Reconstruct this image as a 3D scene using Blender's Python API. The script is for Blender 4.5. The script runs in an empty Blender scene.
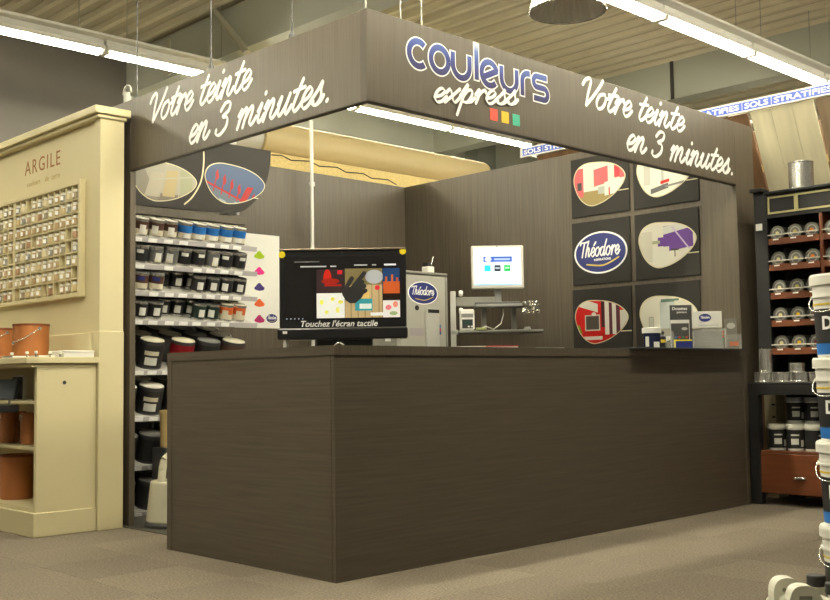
import bpy, bmesh, math, random
from mathutils import Matrix, Vector
random.seed(7)
S = bpy.context.scene
COL = S.collection
# ------------------------------------------------------------------ camera
FPX = 1056.99
CAM = Vector((-3.12358, -3.74853, 0.93202))
CR = Vector((0.71725916, -0.6966572, -0.0144235))
CU = Vector((-0.03974728, -0.06157091, 0.99731097))
CF = Vector((0.69567194, 0.71475714, 0.07185253))
cd = bpy.data.cameras.new('camera'); cam = bpy.data.objects.new('camera', cd); COL.objects.link(cam)
cd.sensor_width = 36.0; cd.sensor_fit = 'HORIZONTAL'; cd.lens = FPX / 830 * 36; cd.clip_end = 200
cam.matrix_world = Matrix(((CR.x, CU.x, -CF.x, CAM.x), (CR.y, CU.y, -CF.y, CAM.y), (CR.z, CU.z, -CF.z, CAM.z), (0, 0, 0, 1)))
S.camera = cam
# ------------------------------------------------------------------ world and exposure
w = bpy.data.worlds.new('world'); S.world = w; w.use_nodes = True
w.node_tree.nodes['Background'].inputs[0].default_value = (1.0, 0.94, 0.78, 1)
w.node_tree.nodes['Background'].inputs[1].default_value = 0.13
S.view_settings.view_transform = 'Standard'; S.view_settings.look = 'None'
S.view_settings.exposure = 0.0; S.view_settings.gamma = 1.0; S.view_settings.use_curve_mapping = False
TUBE_COL = (1.0, 0.935, 0.72); TUBE_PWR = 106.0

# ------------------------------------------------------------------ helpers
def ray(x, y): return CF + CR * ((x - 415) / FPX) - CU * ((y - 300) / FPX)
def at(x, y, t): return CAM + ray(x, y) * t
def on(ax, v, x, y):
    d = ray(x, y); i = 'XYZ'.index(ax); return CAM + d * ((v - CAM[i]) / d[i])
def wm(o): return (wm(o.parent) if o.parent else Matrix()) @ o.matrix_basis
def frame(o, right, up=(0, 0, 1)):
    r = Vector(right).normalized(); u = Vector(up).normalized(); n = r.cross(u)
    return Matrix(((r.x, u.x, n.x, o[0]), (r.y, u.y, n.y, o[1]), (r.z, u.z, n.z, o[2]), (0, 0, 0, 1)))
RF = (1, 0, 0); RL = (0, -1, 0)                       # reading directions on the front and on the left-facing sides
RC = (0.71733, -0.69673, 0)                           # square to the camera
T = Matrix.Translation
def RZ(a): return Matrix.Rotation(a, 4, 'Z')
def RX(a): return Matrix.Rotation(a, 4, 'X')
def RY(a): return Matrix.Rotation(a, 4, 'Y')

class MB:
    def __init__(s): s.v = []; s.f = []; s.sm = []
    def add(s, vs, fs, sm=False, m=None):
        n = len(s.v)
        s.v += [tuple(m @ Vector(p)) if m is not None else tuple(p) for p in vs]
        s.f += [tuple(i + n for i in f) for f in fs]; s.sm += [sm] * len(fs); return s
    def box(s, x0, x1, y0, y1, z0, z1, b=0.0, m=None):
        if x1 < x0: x0, x1 = x1, x0
        if y1 < y0: y0, y1 = y1, y0
        if z1 < z0: z0, z1 = z1, z0
        b = min(b, (x1 - x0) * .45, (y1 - y0) * .45, (z1 - z0) * .45)
        if b <= 0:
            vs = [(x, y, z) for x in (x0, x1) for y in (y0, y1) for z in (z0, z1)]
            fs = [(0, 1, 3, 2), (4, 6, 7, 5), (0, 4, 5, 1), (2, 3, 7, 6), (0, 2, 6, 4), (1, 5, 7, 3)]
            return s.add(vs, fs, False, m)
        lo = (x0, y0, z0); hi = (x1, y1, z1); vs = []; idx = {}
        for c in [(a, e, g) for a in (0, 1) for e in (0, 1) for g in (0, 1)]:
            for ax in range(3):
                p = []
                for k in range(3):
                    q = hi[k] if c[k] else lo[k]
                    if k != ax: q += -b if c[k] else b
                    p.append(q)
                idx[(c, ax)] = len(vs); vs.append(p)
        fs = []
        for ax in range(3):
            o = [k for k in range(3) if k != ax]
            for sgn in (0, 1):
                q = []
                for (a, e) in ((0, 0), (1, 0), (1, 1), (0, 1)):
                    c = [0, 0, 0]; c[ax] = sgn; c[o[0]] = a; c[o[1]] = e; q.append(idx[(tuple(c), ax)])
                fs.append(tuple(q))
        for ax in range(3):
            o = [k for k in range(3) if k != ax]
            for a in (0, 1):
                for e in (0, 1):
                    c0 = [0, 0, 0]; c0[o[0]] = a; c0[o[1]] = e; c1 = list(c0); c1[ax] = 1
                    c0 = tuple(c0); c1 = tuple(c1)
                    fs.append((idx[(c0, o[0])], idx[(c1, o[0])], idx[(c1, o[1])], idx[(c0, o[1])]))
        for c in [(a, e, g) for a in (0, 1) for e in (0, 1) for g in (0, 1)]:
            fs.append((idx[(c, 0)], idx[(c, 1)], idx[(c, 2)]))
        return s.add(vs, fs, False, m)
    def cyl(s, p0, p1, r0, r1=None, n=16, caps=True, m=None):
        r1 = r0 if r1 is None else r1
        p0 = Vector(p0); p1 = Vector(p1); d = (p1 - p0).normalized()
        a = d.orthogonal().normalized(); b = d.cross(a)
        ring = lambda p, r: [p + (a * math.cos(6.28318 * i / n) + b * math.sin(6.28318 * i / n)) * r for i in range(n)]
        A = ring(p0, r0); B = ring(p1, r1)
        s.add(A + B, [(i, (i + 1) % n, n + (i + 1) % n, n + i) for i in range(n)], True, m)
        if caps:
            s.add(A, [tuple(range(n))], False, m); s.add(B, [tuple(range(n))], False, m)
        return s
    def lathe(s, prof, n=24, m=None, sharp=True):
        # prof: list of (r, z); every segment gets its own vertices when sharp
        segs = list(zip(prof[:-1], prof[1:]))
        for (a, b) in segs:
            vs = []; fs = []
            A = [(a[0] * math.cos(6.28318 * i / n), a[0] * math.sin(6.28318 * i / n), a[1]) for i in range(n)]
            B = [(b[0] * math.cos(6.28318 * i / n), b[0] * math.sin(6.28318 * i / n), b[1]) for i in range(n)]
            if a[0] < 1e-6: s.add(B, [tuple(range(n))], False, m); continue
            if b[0] < 1e-6: s.add(A, [tuple(range(n))], False, m); continue
            s.add(A + B, [(i, (i + 1) % n, n + (i + 1) % n, n + i) for i in range(n)], True, m)
        return s
    def tube(s, path, r, n=8, m=None):
        path = [Vector(p) for p in path]; rings = []
        for i, p in enumerate(path):
            d = (path[min(i + 1, len(path) - 1)] - path[max(i - 1, 0)]).normalized()
            if i == 0: a = d.orthogonal().normalized()
            else: a = (a - d * a.dot(d)).normalized()
            b = d.cross(a)
            rings.append([p + (a * math.cos(6.28318 * k / n) + b * math.sin(6.28318 * k / n)) * r for k in range(n)])
        vs = [q for rg in rings for q in rg]; fs = []
        for i in range(len(path) - 1):
            for k in range(n): fs.append((i * n + k, i * n + (k + 1) % n, (i + 1) * n + (k + 1) % n, (i + 1) * n + k))
        fs += [tuple(range(n)), tuple((len(path) - 1) * n + k for k in range(n))]
        return s.add(vs, fs, True, m)
    def prism(s, poly, z0, z1, m=None, side_smooth=False):
        n = len(poly)
        lo = [(p[0], p[1], z0) for p in poly]; hi = [(p[0], p[1], z1) for p in poly]
        s.add(lo, [tuple(range(n))[::-1]], False, m); s.add(hi, [tuple(range(n))], False, m)
        s.add(lo + hi, [(i, (i + 1) % n, n + (i + 1) % n, n + i) for i in range(n)], side_smooth, m)
        return s
    def ribbon(s, pts, wfun, z0, z1, m=None, caps=True):
        """flat stroke of variable width with round ends"""
        P = [Vector((p[0], p[1])) for p in pts]; L = []; Rr = []
        for i, p in enumerate(P):
            d = P[min(i + 1, len(P) - 1)] - P[max(i - 1, 0)]
            if d.length < 1e-9: d = Vector((1, 0))
            d.normalize(); nn = Vector((-d.y, d.x)); wd = wfun(d) * .5
            L.append(p + nn * wd); Rr.append(p - nn * wd)
        n = len(P)
        s.rz = getattr(s, 'rz', 0.) + 1e-5; e = s.rz; zz = [z1 + e + 3e-6 * i for i in range(n)]; s.rz += 3e-6 * n
        vs = [(q.x, q.y, zz[i]) for i, q in enumerate(L)] + [(q.x, q.y, zz[i]) for i, q in enumerate(Rr)]
        s.add(vs, [(i, i + 1, n + i + 1, n + i) for i in range(n - 1)], False, m)
        if caps:
            for i in (0, n - 1):
                r = (L[i] - Rr[i]).length * .5; c = P[i]
                s.add([(c.x + r * math.cos(k * .6283), c.y + r * math.sin(k * .6283), zz[i] - 2e-6) for k in range(10)], [tuple(range(10))], False, m)
        return s
    def mesh(s, name, recalc=True):
        me = bpy.data.meshes.new(name); me.from_pydata(s.v, [], s.f)
        me.polygons.foreach_set('use_smooth', s.sm)
        if recalc:
            bm = bmesh.new(); bm.from_mesh(me); bmesh.ops.recalc_face_normals(bm, faces=bm.faces); bm.to_mesh(bm and me); bm.free()
        me.update(); return me

def tag(o, label=None, cat=None, group=None, kind=None):
    if label: o['label'] = label
    if cat: o['category'] = cat
    if group: o['group'] = group
    if kind: o['kind'] = kind
    return o
def thing(name, label, cat, m=(0, 0, 0), group=None):
    o = bpy.data.objects.new(name, None); COL.objects.link(o); o.empty_display_size = .05
    o.matrix_basis = m.copy() if isinstance(m, Matrix) else T(m)
    return tag(o, label, cat, group)
def obj(name, me, mat, parent=None, m=None):
    """m: matrix in the parent's space"""
    o = bpy.data.objects.new(name, me); COL.objects.link(o)
    if mat is not None and (not me.materials): me.materials.append(mat)
    o.parent = parent
    if m is not None: o.matrix_basis = m
    return o
def part(name, mb, mat, parent, label=None, m=None):
    """mb in world coordinates unless m (a world matrix of the part) is given"""
    me = mb.mesh(name) if isinstance(mb, MB) else mb
    inv = wm(parent).inverted() if parent else Matrix()
    if m is None: me.transform(inv); o = obj(name, me, mat, parent)
    else: o = obj(name, me, mat, parent, inv @ m)
    if label: o['label'] = label
    return o
def lpart(name, mb, mat, parent, label=None, m=None):
    """mb in the parent's own coordinates"""
    o = obj(name, mb.mesh(name) if isinstance(mb, MB) else mb, mat, parent, m)
    if label: o['label'] = label
    return o
KIDS = {}
def copy_tree(o, parent=None):
    c = o.copy(); COL.objects.link(c); c.parent = parent
    for ch in list(o.children): copy_tree(ch, c)
    return c
def struct(name, mb, mat, kind='structure'):
    o = obj(name, mb.mesh(name), mat); return tag(o, kind=kind)
ORD = ['first', 'second', 'third', 'fourth', 'fifth', 'sixth', 'seventh', 'eighth', 'ninth', 'tenth', 'eleventh', 'twelfth',
       'thirteenth', 'fourteenth', 'fifteenth', 'sixteenth', 'seventeenth', 'eighteenth', 'nineteenth', 'twentieth']

# ------------------------------------------------------------------ materials
def srgb(r, g, b):
    f = lambda c: (c / 255 / 12.92) if c / 255 <= .04045 else ((c / 255 + .055) / 1.055) ** 2.4
    return (f(r), f(g), f(b))
MATS = {}
def mat(name, col, rough=.5, metal=0., spec=.5, var=0., vscale=(8, 8, 8), bump=0., bscale=None, alpha=1., trans=0., coat=0., emit=None, es=1.):
    if name in MATS: return MATS[name]
    m = bpy.data.materials.new(name); m.use_nodes = True; nt = m.node_tree; b = nt.nodes['Principled BSDF']
    b.inputs['Base Color'].default_value = (*col, 1); b.inputs['Roughness'].default_value = rough
    b.inputs['Metallic'].default_value = metal; b.inputs['Specular IOR Level'].default_value = spec
    b.inputs['Alpha'].default_value = alpha; b.inputs['Transmission Weight'].default_value = trans
    b.inputs['Coat Weight'].default_value = coat
    if emit is not None:
        b.inputs['Emission Color'].default_value = (*emit, 1); b.inputs['Emission Strength'].default_value = es
    if var or bump:
        tc = nt.nodes.new('ShaderNodeTexCoord'); mp = nt.nodes.new('ShaderNodeMapping')
        mp.inputs['Scale'].default_value = vscale; nt.links.new(tc.outputs['Object'], mp.inputs[0])
        nz = nt.nodes.new('ShaderNodeTexNoise'); nz.inputs['Scale'].default_value = 1.0; nz.inputs['Detail'].default_value = 5
        nt.links.new(mp.outputs[0], nz.inputs['Vector'])
        if var:
            cr = nt.nodes.new('ShaderNodeValToRGB'); cr.color_ramp.elements[0].position = .3; cr.color_ramp.elements[1].position = .7
            cr.color_ramp.elements[0].color = (*[max(0, c * (1 - var)) for c in col], 1)
            cr.color_ramp.elements[1].color = (*[c * (1 + var) for c in col], 1)
            nt.links.new(nz.outputs['Fac'], cr.inputs[0]); nt.links.new(cr.outputs[0], b.inputs['Base Color'])
        if bump:
            bp = nt.nodes.new('ShaderNodeBump'); bp.inputs['Strength'].default_value = bump; bp.inputs['Distance'].default_value = .004
            nt.links.new(nz.outputs['Fac'], bp.inputs['Height']); nt.links.new(bp.outputs[0], b.inputs['Normal'])
    MATS[name] = m; return m
def print_mat(name, base, shapes, rough=.35, emit=0., spec=.4):
    """flat print: shapes in the object's own x,y metres: ('r',cx,cy,hw,hh,col[,shear_y]) or ('e',cx,cy,a,b,col)"""
    m = bpy.data.materials.new(name); m.use_nodes = True; nt = m.node_tree; N = nt.nodes; Lk = nt.links
    b = N['Principled BSDF']; b.inputs['Roughness'].default_value = rough; b.inputs['Specular IOR Level'].default_value = spec
    tc = N.new('ShaderNodeTexCoord'); sp = N.new('ShaderNodeSeparateXYZ'); Lk.new(tc.outputs['Object'], sp.inputs[0])
    def mt(op, a, bb):
        n = N.new('ShaderNodeMath'); n.operation = op
        for i, q in enumerate((a, bb)):
            if q is None: continue
            if isinstance(q, (int, float)): n.inputs[i].default_value = q
            else: Lk.new(q, n.inputs[i])
        return n.outputs[0]
    nz = N.new('ShaderNodeTexNoise'); nz.inputs['Scale'].default_value = 40; Lk.new(tc.outputs['Object'], nz.inputs['Vector'])
    cur = None
    for sh in shapes:
        x = sp.outputs[0]; y = sp.outputs[1]
        if len(sh) > 6 and sh[6]: y = mt('ADD', y, mt('MULTIPLY', mt('SUBTRACT', x, sh[1]), sh[6]))
        if len(sh) > 7 and sh[7]: x = mt('ADD', x, mt('MULTIPLY', mt('SUBTRACT', y, sh[2]), sh[7]))
        dx = mt('ABSOLUTE', mt('SUBTRACT', x, sh[1]), None); dy = mt('ABSOLUTE', mt('SUBTRACT', y, sh[2]), None)
        if sh[0] == 'r': k = mt('MULTIPLY', mt('LESS_THAN', dx, sh[3]), mt('LESS_THAN', dy, sh[4]))
        else:
            k = mt('LESS_THAN', mt('ADD', mt('POWER', mt('DIVIDE', dx, sh[3]), 2.), mt('POWER', mt('DIVIDE', dy, sh[4]), 2.)), 1.)
        mx = N.new('ShaderNodeMix'); mx.data_type = 'RGBA'; Lk.new(k, mx.inputs[0])
        if cur is None: mx.inputs[6].default_value = (*base, 1)
        else: Lk.new(cur, mx.inputs[6])
        mx.inputs[7].default_value = (*sh[5], 1); cur = mx.outputs[2]
    if cur is not None:
        Lk.new(cur, b.inputs['Base Color'])
        if emit: Lk.new(cur, b.inputs['Emission Color']); b.inputs['Emission Strength'].default_value = emit
    else: b.inputs['Base Color'].default_value = (*base, 1)
    return m

WENGE = (0.088, 0.071, 0.050)
wenge_h = mat('wenge_laminate_horizontal', WENGE, .42, var=.22, vscale=(2.2, 2.2, 75), bump=.12)
wenge_v = mat('wenge_laminate_vertical', WENGE, .42, var=.22, vscale=(75, 75, 2.0), bump=.12)
wenge_d = mat('wenge_edge', tuple(c * .75 for c in WENGE), .5, var=.1, vscale=(40, 40, 4))
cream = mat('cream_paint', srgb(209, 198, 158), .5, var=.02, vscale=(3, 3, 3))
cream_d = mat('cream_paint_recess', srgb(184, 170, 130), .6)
white_m = mat('white_vinyl', (.95, .95, .93), .45)
blackm = mat('black_plastic', (.012, .012, .013), .28)
black_matt = mat('black_matt', (.016, .016, .017), .6)
darkgrey = mat('dark_grey_plastic', (.05, .05, .052), .45)
midgrey = mat('grey_plastic', (.22, .22, .21), .45)
silver = mat('tin_metal', (.80, .79, .75), .26, metal=.88, var=.05, vscale=(30, 30, 30))
dullmetal = mat('galvanised_metal', (.42, .42, .40), .42, metal=.9, var=.08, vscale=(20, 20, 4))
lightgrey = mat('light_grey_paint', (.52, .52, .48), .45)
whitepl = mat('white_plastic', (.78, .77, .72), .4)
blue_vinyl = mat('blue_vinyl', srgb(34, 44, 110), .4)
yellow_v = mat('yellow_vinyl', srgb(250, 225, 30), .5)
tan_roof = mat('roof_deck_paint', (.80, .75, .60), .6, var=.06, vscale=(1.5, .3, 1))
beam_m = mat('beam_paint', (.52, .54, .48), .6, var=.04, vscale=(1, 1, 1))
carpet = []
for i, k in enumerate((.90, 1.0, 1.08, .96)):
    carpet.append(mat('carpet_%d' % i, tuple(c * k for c in (.165, .139, .107)), .95, spec=.1, var=.42, vscale=(95, 95, 95), bump=.4))
orange_leather = mat('orange_leather', srgb(172, 108, 58), .5, var=.12, vscale=(14, 14, 6))
mahog = mat('mahogany', srgb(106, 58, 30), .42, var=.16, vscale=(6, 3, 40))
navy_wood = mat('black_stained_frame', (.013, .013, .0135), .5, spec=.35, var=.15, vscale=(30, 30, 3))

# ------------------------------------------------------------------ lettering
def smooth(pts, k=6):
    P = [Vector(p) for p in pts]
    if len(P) < 3: return P
    out = []
    for i in range(len(P) - 1):
        p0 = P[max(i - 1, 0)]; p1 = P[i]; p2 = P[i + 1]; p3 = P[min(i + 2, len(P) - 1)]
        for j in range(k):
            t = j / k; t2 = t * t; t3 = t2 * t
            out.append(.5 * ((2 * p1) + (p2 - p0) * t + (2 * p0 - 5 * p1 + 4 * p2 - p3) * t2 + (3 * p1 - p0 - 3 * p2 + p3) * t3))
    out.append(P[-1]); return out
ECORE = [(.06, .36), (.4, .5), (.54, .78), (.38, .98), (.17, .8), (.08, .36), (.24, .02), (.48, .08), (.68, .42)]
BR = {
 'V': (1.0, [[(-.12, 1.18), (-.02, 1.5), (.24, 1.66), (.36, 1.42), (.36, .7), (.42, .02)], [(.42, .02), (.72, .62), (.98, 1.25), (1.12, 1.72)]]),
 'o': (.74, [[(.45, .95), (.16, .82), (.05, .38), (.22, .02), (.5, .12), (.62, .55), (.5, .9), (.38, .95)], [(.5, .88), (.66, .72), (.84, .82)]]),
 't': (.56, [[(.40, 1.5), (.27, .95), (.15, .32), (.25, .02), (.45, .1), (.62, .36)], [(.0, 1.0), (.62, 1.08)]]),
 'r': (.60, [[(.02, .62), (.2, 1.0), (.22, .6), (.12, .0)], [(.16, .42), (.34, .84), (.54, .98), (.58, .78)]]),
 'e': (.64, [ECORE]),
 'i': (.46, [[(.05, .6), (.22, .98), (.14, .4), (.2, .03), (.35, .08), (.5, .36)], [(.3, 1.40), (.32, 1.46)]]),
 'n': (.84, [[(.0, .66), (.16, .98), (.15, .5), (.08, .0)], [(.1, .35), (.3, .84), (.48, .98), (.52, .7), (.46, .22), (.56, .02), (.72, .1), (.86, .36)]]),
 'm': (1.22, [[(.0, .66), (.16, .98), (.15, .5), (.08, .0)], [(.1, .35), (.3, .84), (.46, .98), (.5, .7), (.44, .0)], [(.46, .35), (.66, .84), (.84, .98), (.88, .7), (.82, .22), (.92, .02), (1.08, .1), (1.22, .36)]]),
 'u': (.84, [[(.0, .6), (.15, .98), (.08, .4), (.17, .03), (.36, .15), (.56, .62)], [(.62, .98), (.52, .4), (.58, .03), (.72, .1), (.86, .36)]]),
 's': (.62, [[(-.02, .3), (.26, .72), (.42, 1.06), (.42, .74), (.52, .32), (.36, .02), (.1, .08), (.12, .2)], [(.4, .03), (.56, .14), (.66, .36)]]),
 '3': (.95, [[(.06, 1.28), (.28, 1.62), (.62, 1.58), (.62, 1.18), (.28, .92), (.62, .82), (.68, .36), (.36, .0), (.04, .08), (.02, .3)]]),
 'x': (.74, [[(.0, .7), (.16, .95), (.3, .6), (.42, .15), (.56, .03), (.74, .34)], [(.68, .98), (.32, .45), (.0, .02)]]),
 'p': (.82, [[(.02, .5), (.34, 1.36), (.2, .5), (.02, -.85)], [(.14, .35), (.36, .86), (.6, .92), (.64, .5), (.46, .06), (.22, .1)], [(.46, .06), (.66, .1), (.84, .38)]]),
 '.': (.5, [[(.30, .04), (.33, .09)]]),
 'T': (.86, [[(.0, 1.34), (.12, 1.58), (.5, 1.56), (1.08, 1.64)], [(.6, 1.56), (.5, .8), (.42, .0)]]),
 'h': (.8, [[(.34, 1.7), (.16, .8), (.08, .0)], [(.1, .4), (.3, .85), (.48, .98), (.52, .7), (.46, .2), (.56, .02), (.78, .3)]]),
 'd': (.86, [[(.5, .9), (.24, .9), (.06, .42), (.2, .02), (.44, .16), (.6, .6)], [(.82, 1.7), (.64, .9), (.54, .2), (.64, .02), (.84, .3)]]),
 'é': (.64, [ECORE, [(.4, 1.22), (.62, 1.52)]]),
 ' ': (.5, []),
}
def brush_text(mb, text, size, wd=.20, x=0, y=0, shear=.22, z0=0, z1=.0015, fit=None):
    adv = sum(BR[c][0] for c in text); sx = size if fit is None else fit / adv
    nib = Vector((math.cos(2.3), math.sin(2.3)))
    for c in text:
        a, strokes = BR[c]
        for st in strokes:
            pts = [(x + (p[0] + p[1] * shear) * sx, y + p[1] * size) for p in smooth(st)]
            wf = lambda d: size * wd * (.5 + .8 * abs(d.cross(nib) if hasattr(d, 'cross') else 0))
            if len(st) == 2 and (Vector(st[0]) - Vector(st[1])).length < .1: wf = lambda d: size * wd * 1.3
            mb.ribbon(pts, wf, z0, z1)
        x += a * sx
    return mb
def font_mesh(text, size, bold=0., shear=0., align='CENTER', spacing=1., ext=.0006):
    cu = bpy.data.curves.new('lettering', 'FONT'); cu.body = text; cu.size = size; cu.offset = bold; cu.shear = shear
    cu.align_x = align; cu.align_y = 'CENTER'; cu.space_character = spacing; cu.extrude = ext; cu.resolution_u = 3
    o = bpy.data.objects.new('lettering_tmp', cu); COL.objects.link(o)
    dg = bpy.context.evaluated_depsgraph_get(); dg.update()
    me = bpy.data.meshes.new_from_object(o.evaluated_get(dg)); bpy.data.objects.remove(o); bpy.data.curves.remove(cu)
    me.materials.clear(); return me
def ellipse(a, b, n=40, cx=0, cy=0): return [(cx + a * math.cos(6.28318 * i / n), cy + b * math.sin(6.28318 * i / n)) for i in range(n)]
_egg = [(45, 230), (80, 110), (170, 40), (290, 22), (430, 30), (540, 75), (605, 160), (580, 260), (500, 360), (400, 440), (300, 490), (220, 503), (140, 460), (80, 370)]
def egg(w, h, k=5):
    P = [((x - 325) / 560, -(y + .14 * (x - 325) - 262) / 480) for x, y in _egg]
    P = P[-2:] + P + P[:3]
    q = smooth(P, k)[2 * k: (2 + len(_egg)) * k]
    return [(p[0] * w, p[1] * h) for p in q]
def oval_logo(parent, m, a, b, name='logo_badge', txt=True, small=False):
    """blue oval with white edge, script name and gold swoosh; m is the world frame of its centre"""
    e = part(name, MB().prism(ellipse(a, b), 0, .0012), white_m, parent, m=m)
    lpart('badge_field', MB().prism(ellipse(a * .94, b * .92), .0012, .002), blue_vinyl, e)
    if txt:
        mb = MB(); brush_text(mb, 'Théodore', b * .44, .15, -a * .80, -b * .16, .16, .002, .003, fit=a * 1.5)
        lpart('badge_lettering', mb, white_m, e)
        mb = MB(); mb.ribbon(smooth([(-a * .52, -b * .52), (0, -b * .62), (a * .3, -b * .54), (a * .68, -b * .30)]), lambda d: b * .07, .002, .003)
        lpart('badge_swoosh', mb, mat('gold_vinyl', srgb(214, 186, 90), .4), e)
    return e

# ================================================================== the setting
ZC = 4.5
fl = struct('floor', MB().box(-7, 12, -9, 7, -.12, -.012), mat('screed', (.15, .13, .1), .9))
tile_mb = MB().box(-.2497, .2497, -.2497, .2497, -.012, 0, .0012)
tile_me = []
for cm in carpet:
    me = tile_mb.mesh('carpet_tile'); me.materials.append(cm); tile_me.append(me)
n_t = 0
rest = [MB() for _ in carpet]
for i in range(-14, 25):
    for j in range(-18, 15):
        cx = i * .5 + .03; cy = j * .5 + .2
        k = random.choice((0, 1, 2, 3)) if (i + j) % 2 else random.choice((1, 2))
        d = Vector((cx, cy, 0)) - CAM; z = d.dot(CF)
        seen = False
        if z > .5:
            px = 415 + FPX * d.dot(CR) / z; py = 300 - FPX * d.dot(CU) / z
            seen = -90 < px < 920 and 480 < py < 690
        hidden = cx > .35 and cy > .3
        if hidden and cx < 4.0: continue
        if seen and n_t < 300:
            o = obj('carpet_tile', tile_me[k], None, fl, T((cx, cy, 0)) @ RZ(1.5708 * random.randint(0, 3))); n_t += 1
        else: rest[k].box(cx - .249, cx + .249, cy - .249, cy + .249, -.012, 0)
for k, mb in enumerate(rest):
    if mb.v:
        o = obj('carpet_area', mb.mesh('carpet_area'), carpet[k], fl); o['kind'] = 'stuff'
lino = mat('dark_vinyl_flooring', (.085, .08, .066), .45, var=.1, vscale=(6, 6, 6))
part('vinyl_floor', MB().box(.29, 3.94, .25, 3.62, -.012, .003), lino, fl)

# roof deck: ribs run along Y
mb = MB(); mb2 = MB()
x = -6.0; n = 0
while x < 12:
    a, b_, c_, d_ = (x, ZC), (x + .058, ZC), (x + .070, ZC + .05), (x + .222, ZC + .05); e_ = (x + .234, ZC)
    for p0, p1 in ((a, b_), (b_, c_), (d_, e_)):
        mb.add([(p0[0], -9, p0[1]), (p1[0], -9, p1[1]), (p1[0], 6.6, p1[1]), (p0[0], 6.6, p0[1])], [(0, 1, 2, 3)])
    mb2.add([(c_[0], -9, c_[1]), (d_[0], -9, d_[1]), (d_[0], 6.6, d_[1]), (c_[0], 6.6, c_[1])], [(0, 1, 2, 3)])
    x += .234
mb.add([(-7, -9, ZC + .16), (12.1, -9, ZC + .16), (12.1, 6.7, ZC + .16), (-7, 6.7, ZC + .16)], [(0, 1, 2, 3)])
cei = struct('ceiling', mb, tan_roof)
part('shaded_troughs', mb2, mat('deck_trough_shade', (.62, .57, .45), .7, var=.06, vscale=(1.5, .3, 1)), cei)['kind'] = 'stuff'  # trough shade put into the colour: a darker copy of the deck paint
struct('wall_back', MB().box(-7, 2.58, 6.6, 6.75, 0, ZC + .1), mat('dark_wall_paint', (.135, .125, .11), .7, var=.08, vscale=(1, 1, 1)))
struct('wall_rear', MB().box(2.58, 12, 6.6, 6.75, 0, ZC + .1), beam_m)
struct('wall_right', MB().box(12, 12.15, -9, 6.75, 0, ZC + .1), beam_m)
b1 = struct('trim_1', MB().box(2.58, 2.86, -9, 6.6, 4.05, 4.5), beam_m)
pa = on('X', 2.5, 204, -4); pb = on('X', 2.5, 247, 53)
part('brace', MB().cyl(pa, pb, .035, n=10), mat('brace_paint', (.5, .48, .38), .5), b1)
p = on('X', 2.57, 167, 40)
part('splice_plate', MB().box(2.56, 2.58, p.y - .06, p.y + .06, 4.08, 4.46, .004), mat('brace_paint', (.5, .48, .38), .5), b1)
b2 = struct('trim_2', MB().box(7.35, 7.6, -9, 6.6, 4.06, 4.5), beam_m)
p = on('X', 7.34, 672, 85)
part('joint_strip', MB().box(7.335, 7.35, p.y - .02, p.y + .02, 4.06, 4.5), darkgrey, b2)
pc = on('Y', 6.5, 470, 150); pd = on('Y', 6.5, 488, 150)
struct('trim_3', MB().box(pc.x, pd.x, 6.35, 6.6, 0, ZC), mat('column_paint', (.25, .27, .24), .6))

# ================================================================== fluorescent rows
tube_mat = mat('fluorescent_tube', (.9, .9, .9), .4, emit=TUBE_COL, es=TUBE_PWR)
refl_mat = mat('white_enamel', (.80, .79, .74), .35)
def fixture():
    t = thing('fluorescent_fixture', 'x', 'light')
    L = .715
    mb = MB().box(-L, L, -.035, .035, .05, .10, .004).box(-.7285, .7285, -.125, .125, .10, .125, .004)
    lpart('housing', mb, refl_mat, t)
    mb = MB()
    sec = [(-.075, -.004), (-.058, .035), (-.03, .045), (.03, .045), (.058, .035), (.075, -.004), (.079, -.004), (.062, .040), (.03, .05), (-.03, .05), (-.062, .040), (-.079, -.004)]
    k = len(sec)
    mb.add([(-L, a, b) for a, b in sec] + [(L, a, b) for a, b in sec], [(i, (i + 1) % k, k + (i + 1) % k, k + i) for i in range(k)])
    lpart('reflector', mb, refl_mat, t)
    for sy in (-.034, .034):
        lpart('tube', MB().cyl((-L + .02, sy, -.012), (L - .02, sy, -.012), .016, n=12), tube_mat, t)
    for sx in (-1, 1):
        lpart('end_holder', MB().box(sx * L, sx * (L - .022), -.06, .06, -.030, .045, .003), whitepl, t)
    for sx in (-.5, .5):
        lpart('hanger', MB().cyl((sx, 0, .125), (sx, 0, ZC - 3.81 + .07), .0035, n=6), dullmetal, t)
    return t
proto = fixture(); first = True
rows = [(4.65, 'far row behind the brown booth'), (.86, 'row above the brown booth front'), (-.95, 'unseen added row over the carpet')]  # last row is out of view, added to brighten the booth fascia
for (y, where) in rows:
    xs = [.55 + 1.457 * k for k in range(-3, 6)]
    xs = [x for x in xs if (x < 6.6 if y > 4 else x > -2.5)]
    for q, x in enumerate(xs):
        o = proto if first else copy_tree(proto); first = False
        o.matrix_basis = T((x, y, 3.81))
        o['label'] = '%s twin tube ceiling light from left, %s' % (ORD[q], where)
        o['group'] = 'fluorescent ceiling lights'

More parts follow.
